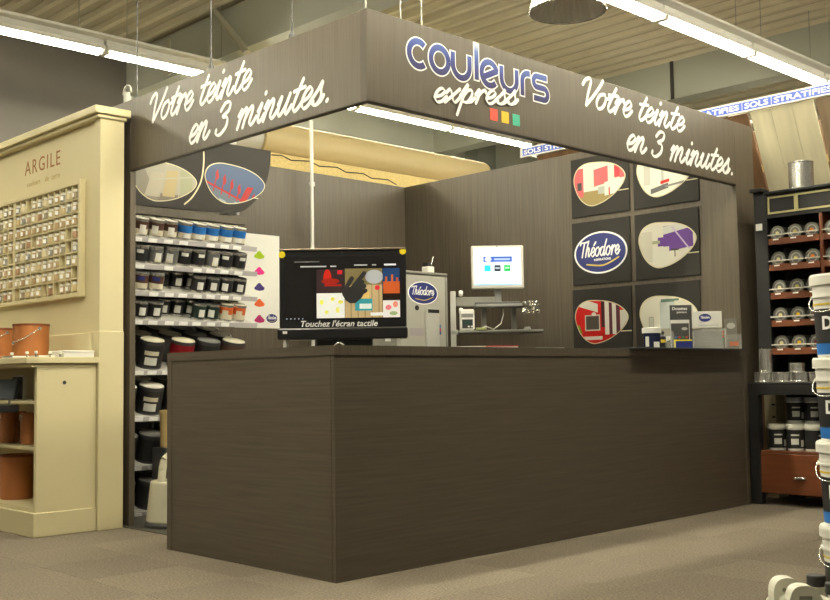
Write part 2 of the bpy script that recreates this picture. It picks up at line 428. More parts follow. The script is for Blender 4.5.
# pendant
pc = Vector((2.1, .21, 3.2))
t = thing('pendant_lamp', 'bell shaped metal pendant lamp with white outside hanging over the booth front', 'lamp', pc)
prof = [(.235, 0), (.24, .0), (.237, .03), (.215, .10), (.17, .19), (.10, .26), (.06, .30)]
lpart('shade', MB().lathe(prof, 48), refl_mat, t)
mb = MB(); nfl = 72
rr = [(.236, 0.0), (.222, .06), (.19, .13), (.14, .20), (.07, .26)]
vs = []; fs = []
for (r, z) in rr:
    for i in range(nfl): vs.append(((r - .013 * (i % 2) - .004) * math.cos(6.28318 * i / nfl), (r - .013 * (i % 2) - .004) * math.sin(6.28318 * i / nfl), z))
for a in range(len(rr) - 1):
    for i in range(nfl): fs.append((a * nfl + i, a * nfl + (i + 1) % nfl, (a + 1) * nfl + (i + 1) % nfl, (a + 1) * nfl + i))
mb.add(vs, fs); lpart('fluted_reflector', mb, mat('bright_aluminium', (.85, .84, .78), .35, metal=.35), t)
lpart('rim', MB().tube([(.238 * math.cos(a * .1309), .238 * math.sin(a * .1309), 0) for a in range(49)], .005, 6), silver, t)
lpart('gear_box', MB().lathe([(0, .28), (.075, .28), (.08, .30), (.08, .46), (.06, .48), (0, .48)], 24), lightgrey, t)
lpart('bulb', MB().lathe([(.0, .10), (.03, .105), (.045, .14), (.035, .2), (.02, .28)], 16), whitepl, t)
lpart('suspension', MB().cyl((0, 0, .48), (0, 0, ZC - pc.z + .07), .006, n=8), dullmetal, t)

# ================================================================== the booth
X0, XO, XR, Y0, YL, YB, ZB, ZT = .322, 3.94, 4.21, .109, 2.444, 3.63, 2.309, 2.773
bt = thing('paint_mixing_booth', 'dark brown wood-look booth with lettered overhead fascia and high walls behind the counter', 'booth', (X0, Y0, 0))
ff = part('front_fascia', MB().box(X0, XO, Y0, Y0 + .05, ZB, ZT, .002), wenge_v, bt)
lf = part('left_fascia', MB().box(X0, X0 + .04, Y0 + .05, YL, ZB, ZT, .002), wenge_v, bt)
part('corner_strip', MB().box(X0 - .002, X0, Y0 + .001, Y0 + .05, ZB, ZT), wenge_d, bt)
part('front_fascia_edge', MB().box(X0, XO, Y0 - .001, Y0 + .05, ZB - .006, ZB), wenge_d, bt)
part('left_fascia_edge', MB().box(X0 - .001, X0 + .04, Y0 + .05, YL, ZB - .006, ZB), wenge_d, bt)
part('end_panel', MB().box(X0, X0 + .04, YL, YB + .04, 0, ZT, .002), wenge_v, bt)
part('side_wall', MB().box(XO, XR, Y0, YB + .04, 0, ZT, .002), wenge_v, bt)
part('back_wall', MB().box(X0 + .04, XO, YB, YB + .04, 0, ZT, .002), wenge_v, bt)
# lettering on the fascia
def on_front(x, z): return frame((x, Y0, z), RF)
def on_left(y, z): return frame((X0, y, z), RL)
h = .108
for (m1, m2, fit1, fit2) in ((on_front(2.065, 2.585), on_front(2.535, 2.368), 1.165, 1.37), (on_left(2.225, 2.572), on_left(1.755, 2.358), 1.115, 1.36)):
    mb = MB(); brush_text(mb, 'Votre teinte', h, .175, shear=.30, fit=fit1); part('slogan_lettering', mb, white_m, bt, m=m1)
    mb = MB(); brush_text(mb, 'en 3 minutes.', h, .175, shear=.30, fit=fit2); part('slogan_lettering', mb, white_m, bt, m=m2)
# round letters of the main sign
A0 = .0
def arc(cx, cy, r, a0, a1, n=22, ry=None):
    ry = r if ry is None else ry
    return [(cx + r * math.cos(math.radians(a0 + (a1 - a0) * i / n)), cy + ry * math.sin(math.radians(a0 + (a1 - a0) * i / n))) for i in range(n + 1)]
r = .066
LET = []     # strokes in metres, x from .589, baseline 0 at stroke centre line of the bowls
def C(cx): LET.append(arc(cx, r, r, 48, 312))
def O(cx): LET.append(arc(cx, r, r, 0, 360, 36))
def U(cx): LET.append([(cx - r, 2 * r)] + arc(cx, r, r, 180, 360) + [(cx + r, 2 * r)])
C(.678); O(.838)
U(1.005)
LET.append([(1.128, .012), (1.128, .215)])
LET.append([(1.235 - .052, r - .026), (1.235 + .062, r + .026)] + arc(1.235, r, r, 22, 318)[0:] )
U(1.402)
LET.append([(1.518, -.006), (1.518, .085)] + [(1.518 + .055 * (1 - math.cos(math.radians(a))), .085 + .046 * math.sin(math.radians(a))) for a in (15, 30, 45, 60, 75, 90)] + [(1.588, .131)])
sx, sw = 1.682, .062
LET.append([(sx + sw, .132), (sx - .02, .132)] + arc(sx - .03, .100, .032, 90, 270, 10) + [(sx + .03, .068)] + arc(sx + .032, .034, .034, 90, -90, 10) + [(sx - sw, .0)])
mb_w = MB(); mb_b = MB()
for st in LET:
    e0 = Vector(st[0]) + (Vector(st[0]) - Vector(st[1])).normalized() * .008; e1 = Vector(st[-1]) + (Vector(st[-1]) - Vector(st[-2])).normalized() * .008
    mb_w.ribbon([tuple(e0)] + list(st) + [tuple(e1)], lambda d: .050, 0, .0015, caps=False); mb_b.ribbon(st, lambda d: .034, .0017, .0032, caps=False)
part('main_sign_outline', mb_w, white_m, bt, m=on_front(0, 2.545))
gm = bpy.data.materials.new('blue_gradient_vinyl'); gm.use_nodes = True; nt = gm.node_tree; b = nt.nodes['Principled BSDF']; b.inputs['Roughness'].default_value = .4
tc = nt.nodes.new('ShaderNodeTexCoord'); sp = nt.nodes.new('ShaderNodeSeparateXYZ'); mr = nt.nodes.new('ShaderNodeMapRange'); cr = nt.nodes.new('ShaderNodeValToRGB')
nt.links.new(tc.outputs['Object'], sp.inputs[0]); nt.links.new(sp.outputs[1], mr.inputs[0]); mr.inputs[1].default_value = -.02; mr.inputs[2].default_value = .225
nt.links.new(mr.outputs[0], cr.inputs[0]); nt.links.new(cr.outputs[0], b.inputs['Base Color'])
e = cr.color_ramp.elements; e[0].position = 0; e[0].color = (*srgb(26, 22, 82), 1); e[1].position = 1; e[1].color = (.75, .78, .85, 1)
q = e.new(.35); q.color = (*srgb(36, 44, 118), 1); q = e.new(.66); q.color = (*srgb(58, 84, 160), 1); q = e.new(.78); q.color = (*srgb(90, 115, 180), 1)
part('main_sign_letters', mb_b, gm, bt, m=on_front(0, 2.545))
mb = MB(); brush_text(mb, 'express', .076, .20, z0=.003, z1=.006, fit=.69); part('sub_sign_lettering', mb, white_m, bt, m=on_front(.775, 2.372) @ RZ(math.radians(8.5)))
for k, colr in enumerate(((236, 84, 66), (240, 190, 50), (70, 180, 150))):
    x = 1.236 + k * .096
    part('colour_square', MB().box(x, x + .062, Y0 - .0015, Y0, 2.352, 2.418), mat('square_%d' % k, srgb(*colr), .5), bt)
# hanging cables of the booth
for q in ((137, 97, X0 + .02, 'X'), (211, 67, X0 + .02, 'X'), (292, 37, X0 + .02, 'X'), (365.5, 9, None, None), (400.5, 19, Y0 + .02, 'Y'), (421.5, 25, Y0 + .02, 'Y')):
    p = on(q[3], q[2], q[0], q[1]) if q[3] else Vector((X0 + .012, Y0 + .02, ZT))
    p.z = ZT
    part('suspension_cable', MB().cyl(p, (p.x, p.y, ZC + .06), .0045, n=6), dullmetal if q[0] in (365.5, 400.5, 421.5) else darkgrey, bt)
    if q[0] in (211, 292):
        part('cable_clip', MB().lathe([(0, 0), (.02, 0), (.018, .02), (.008, .04), (.006, .12), (0, .12)], 8, T(p)), darkgrey, bt)
# loop of cable and junction box on the fascia top near the end panel
p = on('X', X0 + .02, 127, 100); p.z = ZT
part('cable_gland', MB().cyl(p, p + Vector((0, 0, .07)), .022, n=10), lightgrey, bt)
part('cable_loop', MB().tube([p + Vector((0, .035 + .05 * math.cos(a * .35) - .04, .06 + .055 * math.sin(a * .35))) for a in range(10)] , .008, 6), lightgrey, bt)
# tall white pole inside
p = Vector((2.68, 3.5, 0))
t = thing('conduit_pole', 'thin white vertical pole in front of the brown back wall, left of the touchscreen top', 'pole', p)
lpart('pole', MB().cyl((0, 0, 0), (0, 0, 3.3), .016, n=10), whitepl, t)
lpart('pole_joint', MB().cyl((0, 0, 2.62), (0, 0, 2.655), .026, n=10), whitepl, t)
lpart('pole_foot', MB().lathe([(0, 0), (.05, 0), (.05, .008), (.02, .014), (0, .014)], 14), whitepl, t)

# chipboard and tube above the back wall
osb = mat('chipboard', srgb(206, 184, 124), .8, var=.12, vscale=(50, 50, 50))
t = thing('chipboard_sheet', 'pale chipboard sheet showing as a strip above the brown back wall', 'board', (2.37, 3.68, 0))
part('board', MB().box(2.36, 4.9, 3.675, 3.70, 0, 2.905, .002), osb, t)
part('loose_wire', MB().tube([Vector((2.37 + 1.5 * i / 14, 3.672, 2.885 - .0025 * i + .016 * math.sin(i * 2.1) - .04 * (i / 14) ** 2)) for i in range(15)], .005, 5), black_matt, t)
ty = 4.05
t = thing('cardboard_tube', 'large cream tube lying level above the back wall of the booth', 'tube', (2.4, ty, 2.94))
R0 = .175
mb = MB(); mb.cyl((2.47, ty, 3.115), (5.50, ty, 3.115), R0, n=40)
part('tube_body', mb, mat('cream_card', srgb(190, 172, 128), .55, var=.03, vscale=(3, 3, 3)), t)
part('end_cap', MB().cyl((5.50, ty, 3.115), (5.53, ty, 3.115), R0, R0 * .86, n=40), mat('cream_card', (1, 1, 1)), t)
part('metal_collar', MB().cyl((2.20, ty, 3.115), (2.47, ty, 3.115), R0 * .8, n=40), lightgrey, t)
t = thing('storage_rack', 'plain rack behind the booth back wall carrying the cream tube', 'rack', (3.5, ty, 0))
for x in (2.3, 3.9, 5.4):
    for y in (ty - .22, ty + .22):
        part('rack_post', MB().box(x - .025, x + .025, y - .025, y + .025, 0, 2.94), dullmetal, t)
part('rack_deck', MB().box(2.2, 5.6, ty - .26, ty + .26, 2.90, 2.94, .003), osb, t)

# ================================================================== the counter
H, L, W = 1.08, 3.79, 1.45
ct = thing('service_counter', 'long dark brown wood-look service counter turning the corner in front of the booth', 'counter', (0, 0, 0))
part('front_panel', MB().box(.006, L - .04, .004, .03, 0, H - .045, .0015), wenge_h, ct)
part('side_panel', MB().box(.004, .03, .0305, W - .045, 0, H - .045, .0015), wenge_h, ct)
part('corner_trim', MB().box(.003, .009, .003, .009, 0, H - .045), wenge_v, ct)
part('end_board', MB().box(0, .62, W - .045, W, 0, H - .045, .002), wenge_v, ct)
part('end_board', MB().box(L - .04, L, 0, .62, 0, H - .045, .002), wenge_v, ct)
mb = MB(); poly = [(0, 0), (L, 0), (L, .66), (.66, .66), (.66, W), (0, W)]; mb.prism(poly, H - .045, H)
part('worktop', mb, wenge_h, ct)
part('worktop_edge_band', MB().box(-.001, L, -.001, 0, H - .045, H - .0005), wenge_v, ct)

# ================================================================== egg picture panels on the side wall
panel_m = mat('panel_dark', (.026, .024, .021), .5, spec=.22, var=.05, vscale=(3, 3, 3))
cream_line = mat('cream_line', srgb(214, 204, 170), .5)
c_wh = (.72, .70, .60); c_pk = srgb(204, 92, 96); c_red = srgb(196, 24, 20); c_dk = (.03, .025, .025); c_gr = (.42, .45, .40); c_pu = srgb(96, 56, 140); c_fl = srgb(150, 132, 80)
PICS = {
 'pink': (c_wh, [('r', .0, -.12, .3, .07, c_fl), ('r', -.21, .03, .055, .12, c_pk), ('r', -.195, .0, .022, .032, c_dk), ('r', .02, .06, .07, .07, c_pk, -.12), ('r', .18, .12, .028, .09, srgb(200, 50, 60)), ('r', .235, .09, .03, .08, c_pk), ('r', .04, -.055, .05, .03, c_gr), ('r', .155, -.04, .10, .055, (.75, .74, .66), -.1), ('r', .10, -.07, .006, .03, c_red)]),
 'white': (c_wh, [('r', -.02, .06, .012, .16, c_gr), ('r', .10, .07, .09, .04, (.32, .32, .28)), ('r', .10, .07, .07, .03, (.66, .64, .56)), ('r', .0, -.06, .04, .012, c_red, -.15), ('r', -.05, -.11, .08, .02, (.10, .10, .10), -.2), ('r', .1, -.09, .10, .008, (.2, .2, .19), -.1), ('r', -.16, .05, .03, .12, (.52, .51, .44))]),
 'purple': (c_wh, [('r', .10, .06, .13, .10, c_pu, -.1), ('r', .08, .13, .11, .03, (.62, .62, .58), -.15), ('r', -.03, .03, .05, .035, c_pu), ('r', -.10, .03, .04, .012, (.35, .38, .22)), ('r', -.08, -.06, .10, .05, (.70, .69, .60)), ('r', .07, -.04, .035, .006, c_dk), ('r', .07, -.065, .004, .03, c_dk), ('r', -.19, .0, .06, .12, (.62, .60, .50)), ('r', .12, .05, .008, .09, (.55, .45, .65), 0, .8)]),
 'red': (c_red, [('r', -.14, .15, .11, .035, (.7, .7, .62), .3), ('r', -.085, .0, .075, .065, (.6, .6, .5)), ('r', -.085, .0, .064, .055, (.07, .06, .05)), ('r', .02, .10, .016, .14, (.06, .02, .02)), ('r', .06, .03, .022, .2, (.75, .74, .66)), ('r', .095, .03, .016, .2, (.10, .02, .03)), ('r', .13, .03, .02, .2, (.74, .73, .66)), ('r', .165, .03, .018, .2, (.08, .02, .03)), ('r', .22, -.01, .035, .1, (.62, .62, .56), 0, 0), ('r', -.10, -.125, .11, .014, (.74, .72, .66)), ('e', -.07, .07, .022, .016, (.8, .8, .72)), ('r', .12, -.13, .1, .03, c_red), ('r', -.22, -.05, .02, .035, srgb(120, 140, 40), 0, .4)]),
 'kitchen': (c_wh, [('r', .0, .02, .07, .12, (.46, .50, .48)), ('r', .02, .145, .08, .012, (.12, .2, .15)), ('r', -.15, -.02, .022, .045, (.35, .36, .30)), ('r', -.15, -.02, .017, .04, (.6, .6, .52)), ('r', .14, .05, .08, .09, (.6, .59, .5)), ('r', -.04, -.1, .3, .03, (.3, .28, .22))]),
}
def egg_panel(y1, y0, z0, z1, pic, label, cx, cz, w, hh):
    t = thing('picture_panel', label, 'wall panel', (XO - .012, (y0 + y1) / 2, z0), 'picture panels on the booth side wall')
    part('panel', MB().box(XO - .012, XO, y0, y1, z0, z1, .002), panel_m, t)
    m = frame((XO - .012, cx, cz), RL)
    if pic == 'logo':
        e = oval_logo(t, m, w / 2, hh / 2)
        me = font_mesh('INSPIRATIONS', .026, .0006); lpart('badge_subtitle', me, white_m, e, m=T((.02, -hh * .17, .0025)))
    else:
        e = part('picture_rim', MB().prism(egg(w, hh), 0, .0015), cream_line, t, m=m)
        lpart('picture', MB().prism(egg(w * .965, hh * .955), .0015, .003), print_mat('print_' + pic, *PICS[pic]), e)
        part('leader_line', MB().box(XO - .0135, XO - .012, y0 + .004, cx - w * .36, cz - hh * .215 - .004, cz - hh * .215 + .004), cream_line, t)
    return t
ZR = [(2.225, 2.715), (1.66, 2.18), (1.10, 1.625)]
egg_panel(1.605, 1.03, *ZR[0], 'pink', 'top left wall panel with a pink and white room picture', 1.32, 2.478, .515, .365)
egg_panel(.992, .41, *ZR[0], 'white', 'top right wall panel with a pale grey room picture, partly behind the fascia', .70, 2.47, .515, .365)
egg_panel(1.61, 1.035, *ZR[1], 'logo', 'wall panel with a blue oval name badge', 1.325, 1.915, .525, .345)
egg_panel(.992, .42, *ZR[1], 'purple', 'wall panel with a white and purple room picture', .70, 1.912, .515, .36)
egg_panel(1.62, 1.04, *ZR[2], 'red', 'lower wall panel with a red and white room picture', 1.335, 1.345, .525, .36)
egg_panel(1.005, .43, *ZR[2], 'kitchen', 'lower right wall panel with a pale grey kitchen picture behind the leaflets', .71, 1.34, .515, .36)

# ================================================================== cream display unit on the left
ar = thing('colour_display_unit', 'cream painted display unit with a wall grid of pigment pots and open shelves', 'display unit', (0, 2.42, 0))
YE = 5.2
part('plinth', MB().box(-.315, .09, 2.43, YE, 0, .145, .004), cream, ar)
part('side_panel', MB().box(-.298, .088, 2.44, 2.475, .145, 1.02, .002), cream, ar)
part('cabinet_base_board', MB().box(-.298, .088, 2.475, YE, .145, .17), cream, ar)
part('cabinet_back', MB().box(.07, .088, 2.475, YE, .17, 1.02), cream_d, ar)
part('shelf', MB().box(-.29, .07, 2.475, YE, .795, .815, .002), cream, ar)
part('shelf', MB().box(-.29, .07, 2.475, YE, .515, .535, .002), cream, ar)
part('under_top_rail', MB().box(-.335, .088, 2.435, YE, 1.02, 1.042, .003), cream, ar)
part('worktop', MB().box(-.375, .095, 2.415, YE, 1.042, 1.08, .004), cream, ar)
part('lock_stud', MB().cyl((-.123, 2.438, .924), (-.123, 2.441, .924), .012, n=12), darkgrey, ar)
part('hutch_panel', MB().box(.115, .25, 2.46, YE, 0, 2.63), cream, ar)
part('pilaster', MB().box(.095, .263, 2.42, 2.50, 0, 2.63, .003), cream, ar)
part('pilaster_sleeve', MB().box(.092, .266, 2.417, 2.50, .0, 1.245, .003), cream, ar)
part('backsplash', MB().box(.075, .115, 2.50, YE, 1.08, 1.24, .004), cream, ar)
part('crown_moulding', MB().box(.07, .275, 2.405, YE, 2.61, 2.637, .006), cream, ar)
part('crown', MB().box(.045, .295, 2.39, YE, 2.637, 2.685, .004), cream, ar)
brown_ink = mat('brown_ink', srgb(150, 96, 52), .6)
brown_lt = mat('pale_brown_ink', srgb(190, 165, 105), .6)
xf = .115
def on_hutch(y, z): return frame((xf - .0005, y, z), RL)
part('name_lettering', font_mesh('ARGILE', .145, 0., 0., spacing=1.24), brown_ink, ar, m=on_hutch(3.30, 2.45))
for wd_, yy in (('couleurs', 3.435), ('de', 3.225), ('terre', 3.09)): part('tagline_lettering', font_mesh(wd_, .056, 0., spacing=1.1), brown_lt, ar, m=on_hutch(yy, 2.335))
# grid of cells
gy0, gz0, gp = 2.69, 1.512, .0875
NC, NR = 19, 8
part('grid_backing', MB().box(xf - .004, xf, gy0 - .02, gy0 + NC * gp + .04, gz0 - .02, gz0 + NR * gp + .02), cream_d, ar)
gfr = MB()
gap = .03
def colY(c): return gy0 + c * gp + (gap if c >= 11 else 0)
part('grid_frame', MB().box(xf - .04, xf, gy0 - .04, gy0 - .006, gz0 - .035, gz0 + NR * gp + .035, .003), cream, ar)
part('grid_frame', MB().box(xf - .04, xf, gy0 - .006, colY(NC) + .03, gz0 + NR * gp + .006, gz0 + NR * gp + .035, .003), cream, ar)
part('grid_frame', MB().box(xf - .04, xf, gy0 - .006, colY(NC) + .03, gz0 - .035, gz0 - .006, .003), cream, ar)
for r_ in range(1, NR): part('grid_shelf', MB().box(xf - .036, xf, gy0 - .006, colY(NC) + .03, gz0 + r_ * gp - .005, gz0 + r_ * gp + .005), cream, ar)
for c_ in range(1, NC):
    y = colY(c_) - (gap / 2 if c_ == 11 else 0); hw = .02 if c_ == 11 else .0055
    part('grid_divider', MB().box(xf - .034, xf, y - hw, y + hw, gz0 - .006, gz0 + NR * gp + .006), cream, ar)
pot_glass = mat('pot_glass', (.42, .36, .24), .15, spec=.6)
pot_bm = MB().lathe([(0, 0), (.019, 0), (.021, .004), (.021, .036), (.016, .044), (0, .044)], 12).mesh('pot_jar')
pot_cap = MB().lathe([(0, .044), (.018, .044), (.018, .060), (0, .060)], 12).mesh('pot_cap')
pot_lab = MB().box(-.0215, -.0205, -.011, .011, .008, .034).mesh('pot_label')
capm = mat('pot_cap_white', (.8, .78, .7), .4)
pot_cols = [mat('pigment_%d' % k, srgb(*c), .6) for k, c in enumerate([(205, 185, 140), (185, 160, 120), (215, 200, 160), (165, 155, 130), (170, 135, 105), (220, 208, 172), (195, 170, 140), (160, 160, 150)])]
pot_me = []
for pcx in pot_cols:
    me = pot_bm.copy(); me.materials.append(pcx); pot_me.append(me)
pot_cap.materials.append(capm); pot_lab.materials.append(white_m)
empty_cells = {(8, 7), (1, 3), (1, 4), (7, 4), (0, 5 - 4), (2, 3 - 1), (3, 0), (5, 0), (10, 0), (11, 3), (14, 2), (0, 1)}
for r_ in range(NR):
    for c_ in range(NC):
        if (c_, r_) in empty_cells or (c_ > 15 and random.random() < .3): continue
        t = thing('pigment_pot', 'small pigment pot, %s row from top, %s column from right, cream wall grid' % (ORD[NR - 1 - r_], ORD[c_]), 'pot',
                  (xf - .026, colY(c_) + gp / 2, gz0 + r_ * gp + .0055), 'pigment pots in the cream wall grid')
        a = random.uniform(-.5, .5)
        obj('jar', pot_me[(c_ * 3 + r_ * 5 + r_ * c_) % 8], None, t, RZ(a)); obj('cap', pot_cap, None, t)
        if (c_ + r_) % 4: obj('label_sticker', pot_lab, None, t, RZ(a + .3))
# leather pails on the worktop and shelves
def leather_pail(m, label, r=.11, hgt=.22, seam=True, tilt=0, handle=True):
    t = thing('leather_pail', label, 'pail', m, 'orange leather pails of the cream display')
    lpart('pail_body', MB().lathe([(0, 0), (r * .94, 0), (r * .97, .006), (r, hgt), (r * .95, hgt), (r * .92, hgt - .02), (0, hgt - .02)], 32), orange_leather, t)
    lpart('rim_band', MB().lathe([(r * 1.0, hgt - .012), (r * 1.02, hgt - .012), (r * 1.02, hgt + .002), (r * .98, hgt + .002)], 32), mat('dark_leather', srgb(120, 62, 30), .55), t)
    if handle:
        mb = MB(); pts = []
        for i in range(13):
            a = math.pi * i / 12; pts.append((-math.cos(a) * r * 1.03 * .8, -r * 1.0 - .006 - .02 * math.sin(a), hgt * .80 - .28 * hgt * (math.sin(a) * .3 + i / 12 * 1.2)))
        lpart('wire_handle', MB().tube([(r * .75, -r * .68, hgt * .86), (r * .45, -r * .95, hgt * .74), (0, -r * 1.05, hgt * .58), (-r * .45, -r * .95, hgt * .50), (-r * .75, -r * .7, hgt * .45)], .003, 6), silver, t)
        for sx in (-1, 1):
            lpart('stud', MB().lathe([(0, 0), (.012, 0), (.009, .006), (0, .008)], 10), silver, t, m=T((sx * r * .72, -r * .7, hgt * (.86 if sx > 0 else .45))) @ RX(1.5708))
    return t
zt_ = 1.0802
p = on('X', -.13, 31, 340); yaw = math.atan2(-.69673, .71733)
leather_pail(T((p.x, p.y, zt_)) @ RZ(yaw), 'orange leather pail with wire handle on the cream worktop, right one', .114, .222)
p = on('X', -.13, 0, 340)
leather_pail(T((p.x, p.y, zt_)) @ RZ(yaw), 'orange leather pail on the cream worktop, cut off by the left picture edge', .108, .215)
p = on('X', -.12, 17, 480)
leather_pail(T((p.x, p.y, .1702)) @ RZ(yaw), 'dark orange leather pail standing on the bottom shelf of the cream unit', .108, .285, handle=False)
for k, (px, dx, lab) in enumerate(((28.5, -.17, 'rightmost'), (18.5, -.06, 'middle'), (8, -.17, 'leftmost'))):
    p = on('X', dx, px, 430)
    t = thing('leather_binder', '%s orange leather cylinder case on the middle shelf of the cream unit' % lab, 'case', T((p.x, p.y, .5352)), 'leather cases on the middle shelf')
    lpart('case_body', MB().lathe([(0, 0), (.046, 0), (.05, .006), (.05, .193), (.046, .20), (0, .20)], 24), orange_leather, t)
    lpart('case_ring', MB().tube([(-.052 + .0, .018 * math.cos(a * .524), .17 + .018 * math.sin(a * .524)) for a in range(13)], .003, 5), silver, t)
    lpart('case_stud', MB().cyl((-.05, 0, .03), (-.056, 0, .03), .007, n=8), silver, t)
# swatch books on upper shelf
p = on('X', -.22, 5, 398)
t = thing('swatch_slab', 'grey blue tilted swatch book on the upper shelf of the cream unit', 'swatch book', T((p.x, p.y, .8152)) @ RZ(.25))
lpart('cover', MB().box(-.015, .015, -.10, .10, .003, .135, .004, RY(.22)), mat('grey_blue_card', srgb(92, 102, 112), .45), t)
for zz in (.05, .085): lpart('eyelet', MB().cyl((-.024, .07, zz), (-.004, .07, zz), .009, n=10), white_m, t)
p = on('X', -.15, 19, 398)
t = thing('swatch_slab', 'dark brown framed swatch board behind the grey blue book on upper shelf', 'swatch book', T((p.x, p.y, .8152)))
lpart('board', MB().box(-.01, .01, -.085, .085, 0, .15, .002), mat('dark_brown_card', (.05, .04, .035), .5), t)
lpart('frame_top', MB().box(-.013, .013, -.09, .09, .15, .16, .002), lightgrey, t)
lpart('frame_side', MB().box(-.013, .013, -.09, -.085, 0, .15, .001), lightgrey, t)
p = on('X', -.32, 8, 404)
t = thing('drawer_tray', 'black pull-out tray sticking out under the swatch books', 'tray', T((-.30, p.y + .07, .745)))
lpart('tray', MB().box(-.13, .008, -.17, .3, 0, .045, .004), black_matt, t)
lpart('tray_front', MB().box(-.14, -.13, -.175, .305, -.008, .10, .003), black_matt, t)
for sy in (-.15, .28): lpart('tray_hanger', MB().box(-.05, .10, sy - .006, sy + .006, .0705, .078).box(-.05, -.04, sy - .006, sy + .006, .045, .0705), dullmetal, t)
# bits on the worktop
for k, px in enumerate((12, 27, 36, 50, 60)):
    p = on('X', -.33, px, 352) if px < 40 else on('Y', 2.45, px, 352)
    t = thing('glass_stopper', 'small clear knob on the cream worktop edge, %s from the left' % ORD[k], 'knob', T((p.x, p.y, zt_)), 'clear knobs along the worktop')
    lpart('stem', MB().cyl((0, 0, 0), (0, 0, .02), .005, n=8), silver, t); lpart('bead', MB().lathe([(0, .018), (.009, .02), (.011, .028), (.008, .036), (0, .038)], 10), capm, t)
for k, (px, ww) in enumerate(((14, .08), (40, .06))):
    p = on('X', -.32, px, 355) if px < 30 else Vector((-.24, 2.515, 0))
    t = thing('colour_chart', 'flat %s colour chart sheet lying on the cream worktop' % ('pale' if k else 'white'), 'sheet', T((p.x, p.y, zt_)))
    lpart('sheets', MB().box(-.045, .06, -ww, ww, 0, .012, .001), whitepl if k == 0 else mat('ivory_card', (.72, .7, .58), .6), t)
    lpart('binding', MB().cyl((-.046, -ww, .008), (-.046, ww, .008), .005, n=6), silver, t)
p = Vector((-.07, 2.52, 0))
t = thing('white_box', 'low white box at the right end of the cream worktop', 'box', T((p.x, p.y, zt_)))
lpart('box_body', MB().box(-.06, .14, -.085, .085, 0, .030, .003), whitepl, t); lpart('box_lid', MB().box(-.063, .143, -.088, .088, .030, .042, .004), whitepl, t)

# ================================================================== gondola with paint cans
GX0, GX1, GY = .40, 1.575, 2.83
TL = math.radians(17)
SH = [1.93, 1.74, 1.55, 1.35, 1.00, .68, .345, .03]
shelf_m = mat('shelf_enamel', (.46, .45, .42), .4)
strip_m = mat('price_rail', (.50, .48, .49), .35)
gd = thing('gondola_shelving', 'grey metal gondola full of paint cans against the back wall left', 'shelving', (1.0, 3.2, 0))
for x in (GX0, GX1 - .03):
    part('upright', MB().box(x, x + .03, 3.50, 3.56, 0, 2.16, .002), darkgrey, gd)
part('back_panel', MB().box(GX0, GX1, 3.56, 3.575, 0, 2.16), mat('gondola_back', (.055, .05, .045), .5), gd)
part('base_deck', MB().box(GX0, GX1, GY + .02, 3.56, 0, .028), shelf_m, gd)
DEP = [.46, .46, .46, .48, .55, .60, .62, .64]
for k, z in enumerate(SH):
    m = T((0, GY, z)) @ RX(TL)
    d = DEP[k]
    sh = part('shelf', MB().box(GX0, GX1, .0, d, -.022, -.002, .002), shelf_m, gd, m=m)
    lpart('price_rail', MB().box(GX0, GX1 + .03, -.006, .0, -.034, .002, .001), strip_m, sh)
    nt_ = 8
    for q in range(nt_):
        if random.random() < .18: continue
        x = .60 + q * .118 + random.uniform(-.01, .01)
        lpart('price_tag', MB().box(x - .036, x + .036, -.008, -.006, -.031, -.003), white_m, sh)
    for x in (GX0 + .05, GX1 - .05):
        lpart('bracket', MB().box(x - .006, x + .006, .1, d, -.05, -.022), dullmetal, sh)
def can_mesh(r, hgt, n=20):
    body = MB().lathe([(0, 0), (r * .97, 0), (r, .004), (r, .010), (r * .985, .013), (r * .985, hgt - .016), (r, hgt - .012), (r, hgt - .004), (r * .93, hgt - .004)], n)
    lid = MB().lathe([(r * .94, hgt - .005), (r * .94, hgt), (r * .84, hgt), (r * .82, hgt - .005), (0, hgt - .005)], n)
    return body.mesh('can_body'), lid.mesh('can_lid')
def band_mesh(r, z0, z1, n=20): return MB().lathe([(r * .99, z0), (r * .99, z1)], n).mesh('label_band')
def patch_mesh(r, z0, z1, half, n=6):
    mb = MB(); vs = []; R_ = r * .997
    for i in range(n + 1):
        a = -math.pi / 2 - .35 + (i / n - .5) * 2 * half
        vs += [(R_ * math.cos(a), R_ * math.sin(a), z0), (R_ * math.cos(a), R_ * math.sin(a), z1)]
    mb.add(vs, [(2 * i, 2 * i + 2, 2 * i + 3, 2 * i + 1) for i in range(n)], True); return mb.mesh('label_patch')
cr_, ch_ = .0525, .130
c_body, c_lid = can_mesh(cr_, ch_); c_band = band_mesh(cr_, .018, ch_ - .022); c_low = band_mesh(cr_, .018, .055); c_high = band_mesh(cr_, .055, ch_ - .022)
c_p1 = patch_mesh(cr_, .03, .085, .45); c_p2 = patch_mesh(cr_, .02, .05, .5); c_p3 = patch_mesh(cr_, .075, .1, .5)
def withmat(me, m): q = me.copy(); q.materials.clear(); q.materials.append(m); return q
M_ = dict(
 lidwhite=mat('lid_white', (.76, .74, .66), .4), lidgrey=mat('lid_grey', (.20, .20, .19), .4), lidblack=mat('lid_black', (.03, .03, .03), .35), lidcream=mat('lid_cream', (.7, .66, .52), .4),
 blue=mat('label_blue', srgb(34, 104, 178), .45), brown=mat('label_brown', srgb(74, 50, 40), .5), black=mat('label_black', (.016, .016, .017), .45), grn=mat('label_green', srgb(24, 44, 36), .45),
 cream=mat('label_cream', (.62, .57, .44), .5), orange=mat('label_orange', srgb(196, 92, 40), .5), white=mat('label_white', (.74, .73, .68), .5), red=mat('label_red', srgb(128, 16, 24), .4), grey=mat('label_grey', (.12, .12, .12), .5), navy=mat('label_navy', srgb(40, 50, 120), .5))
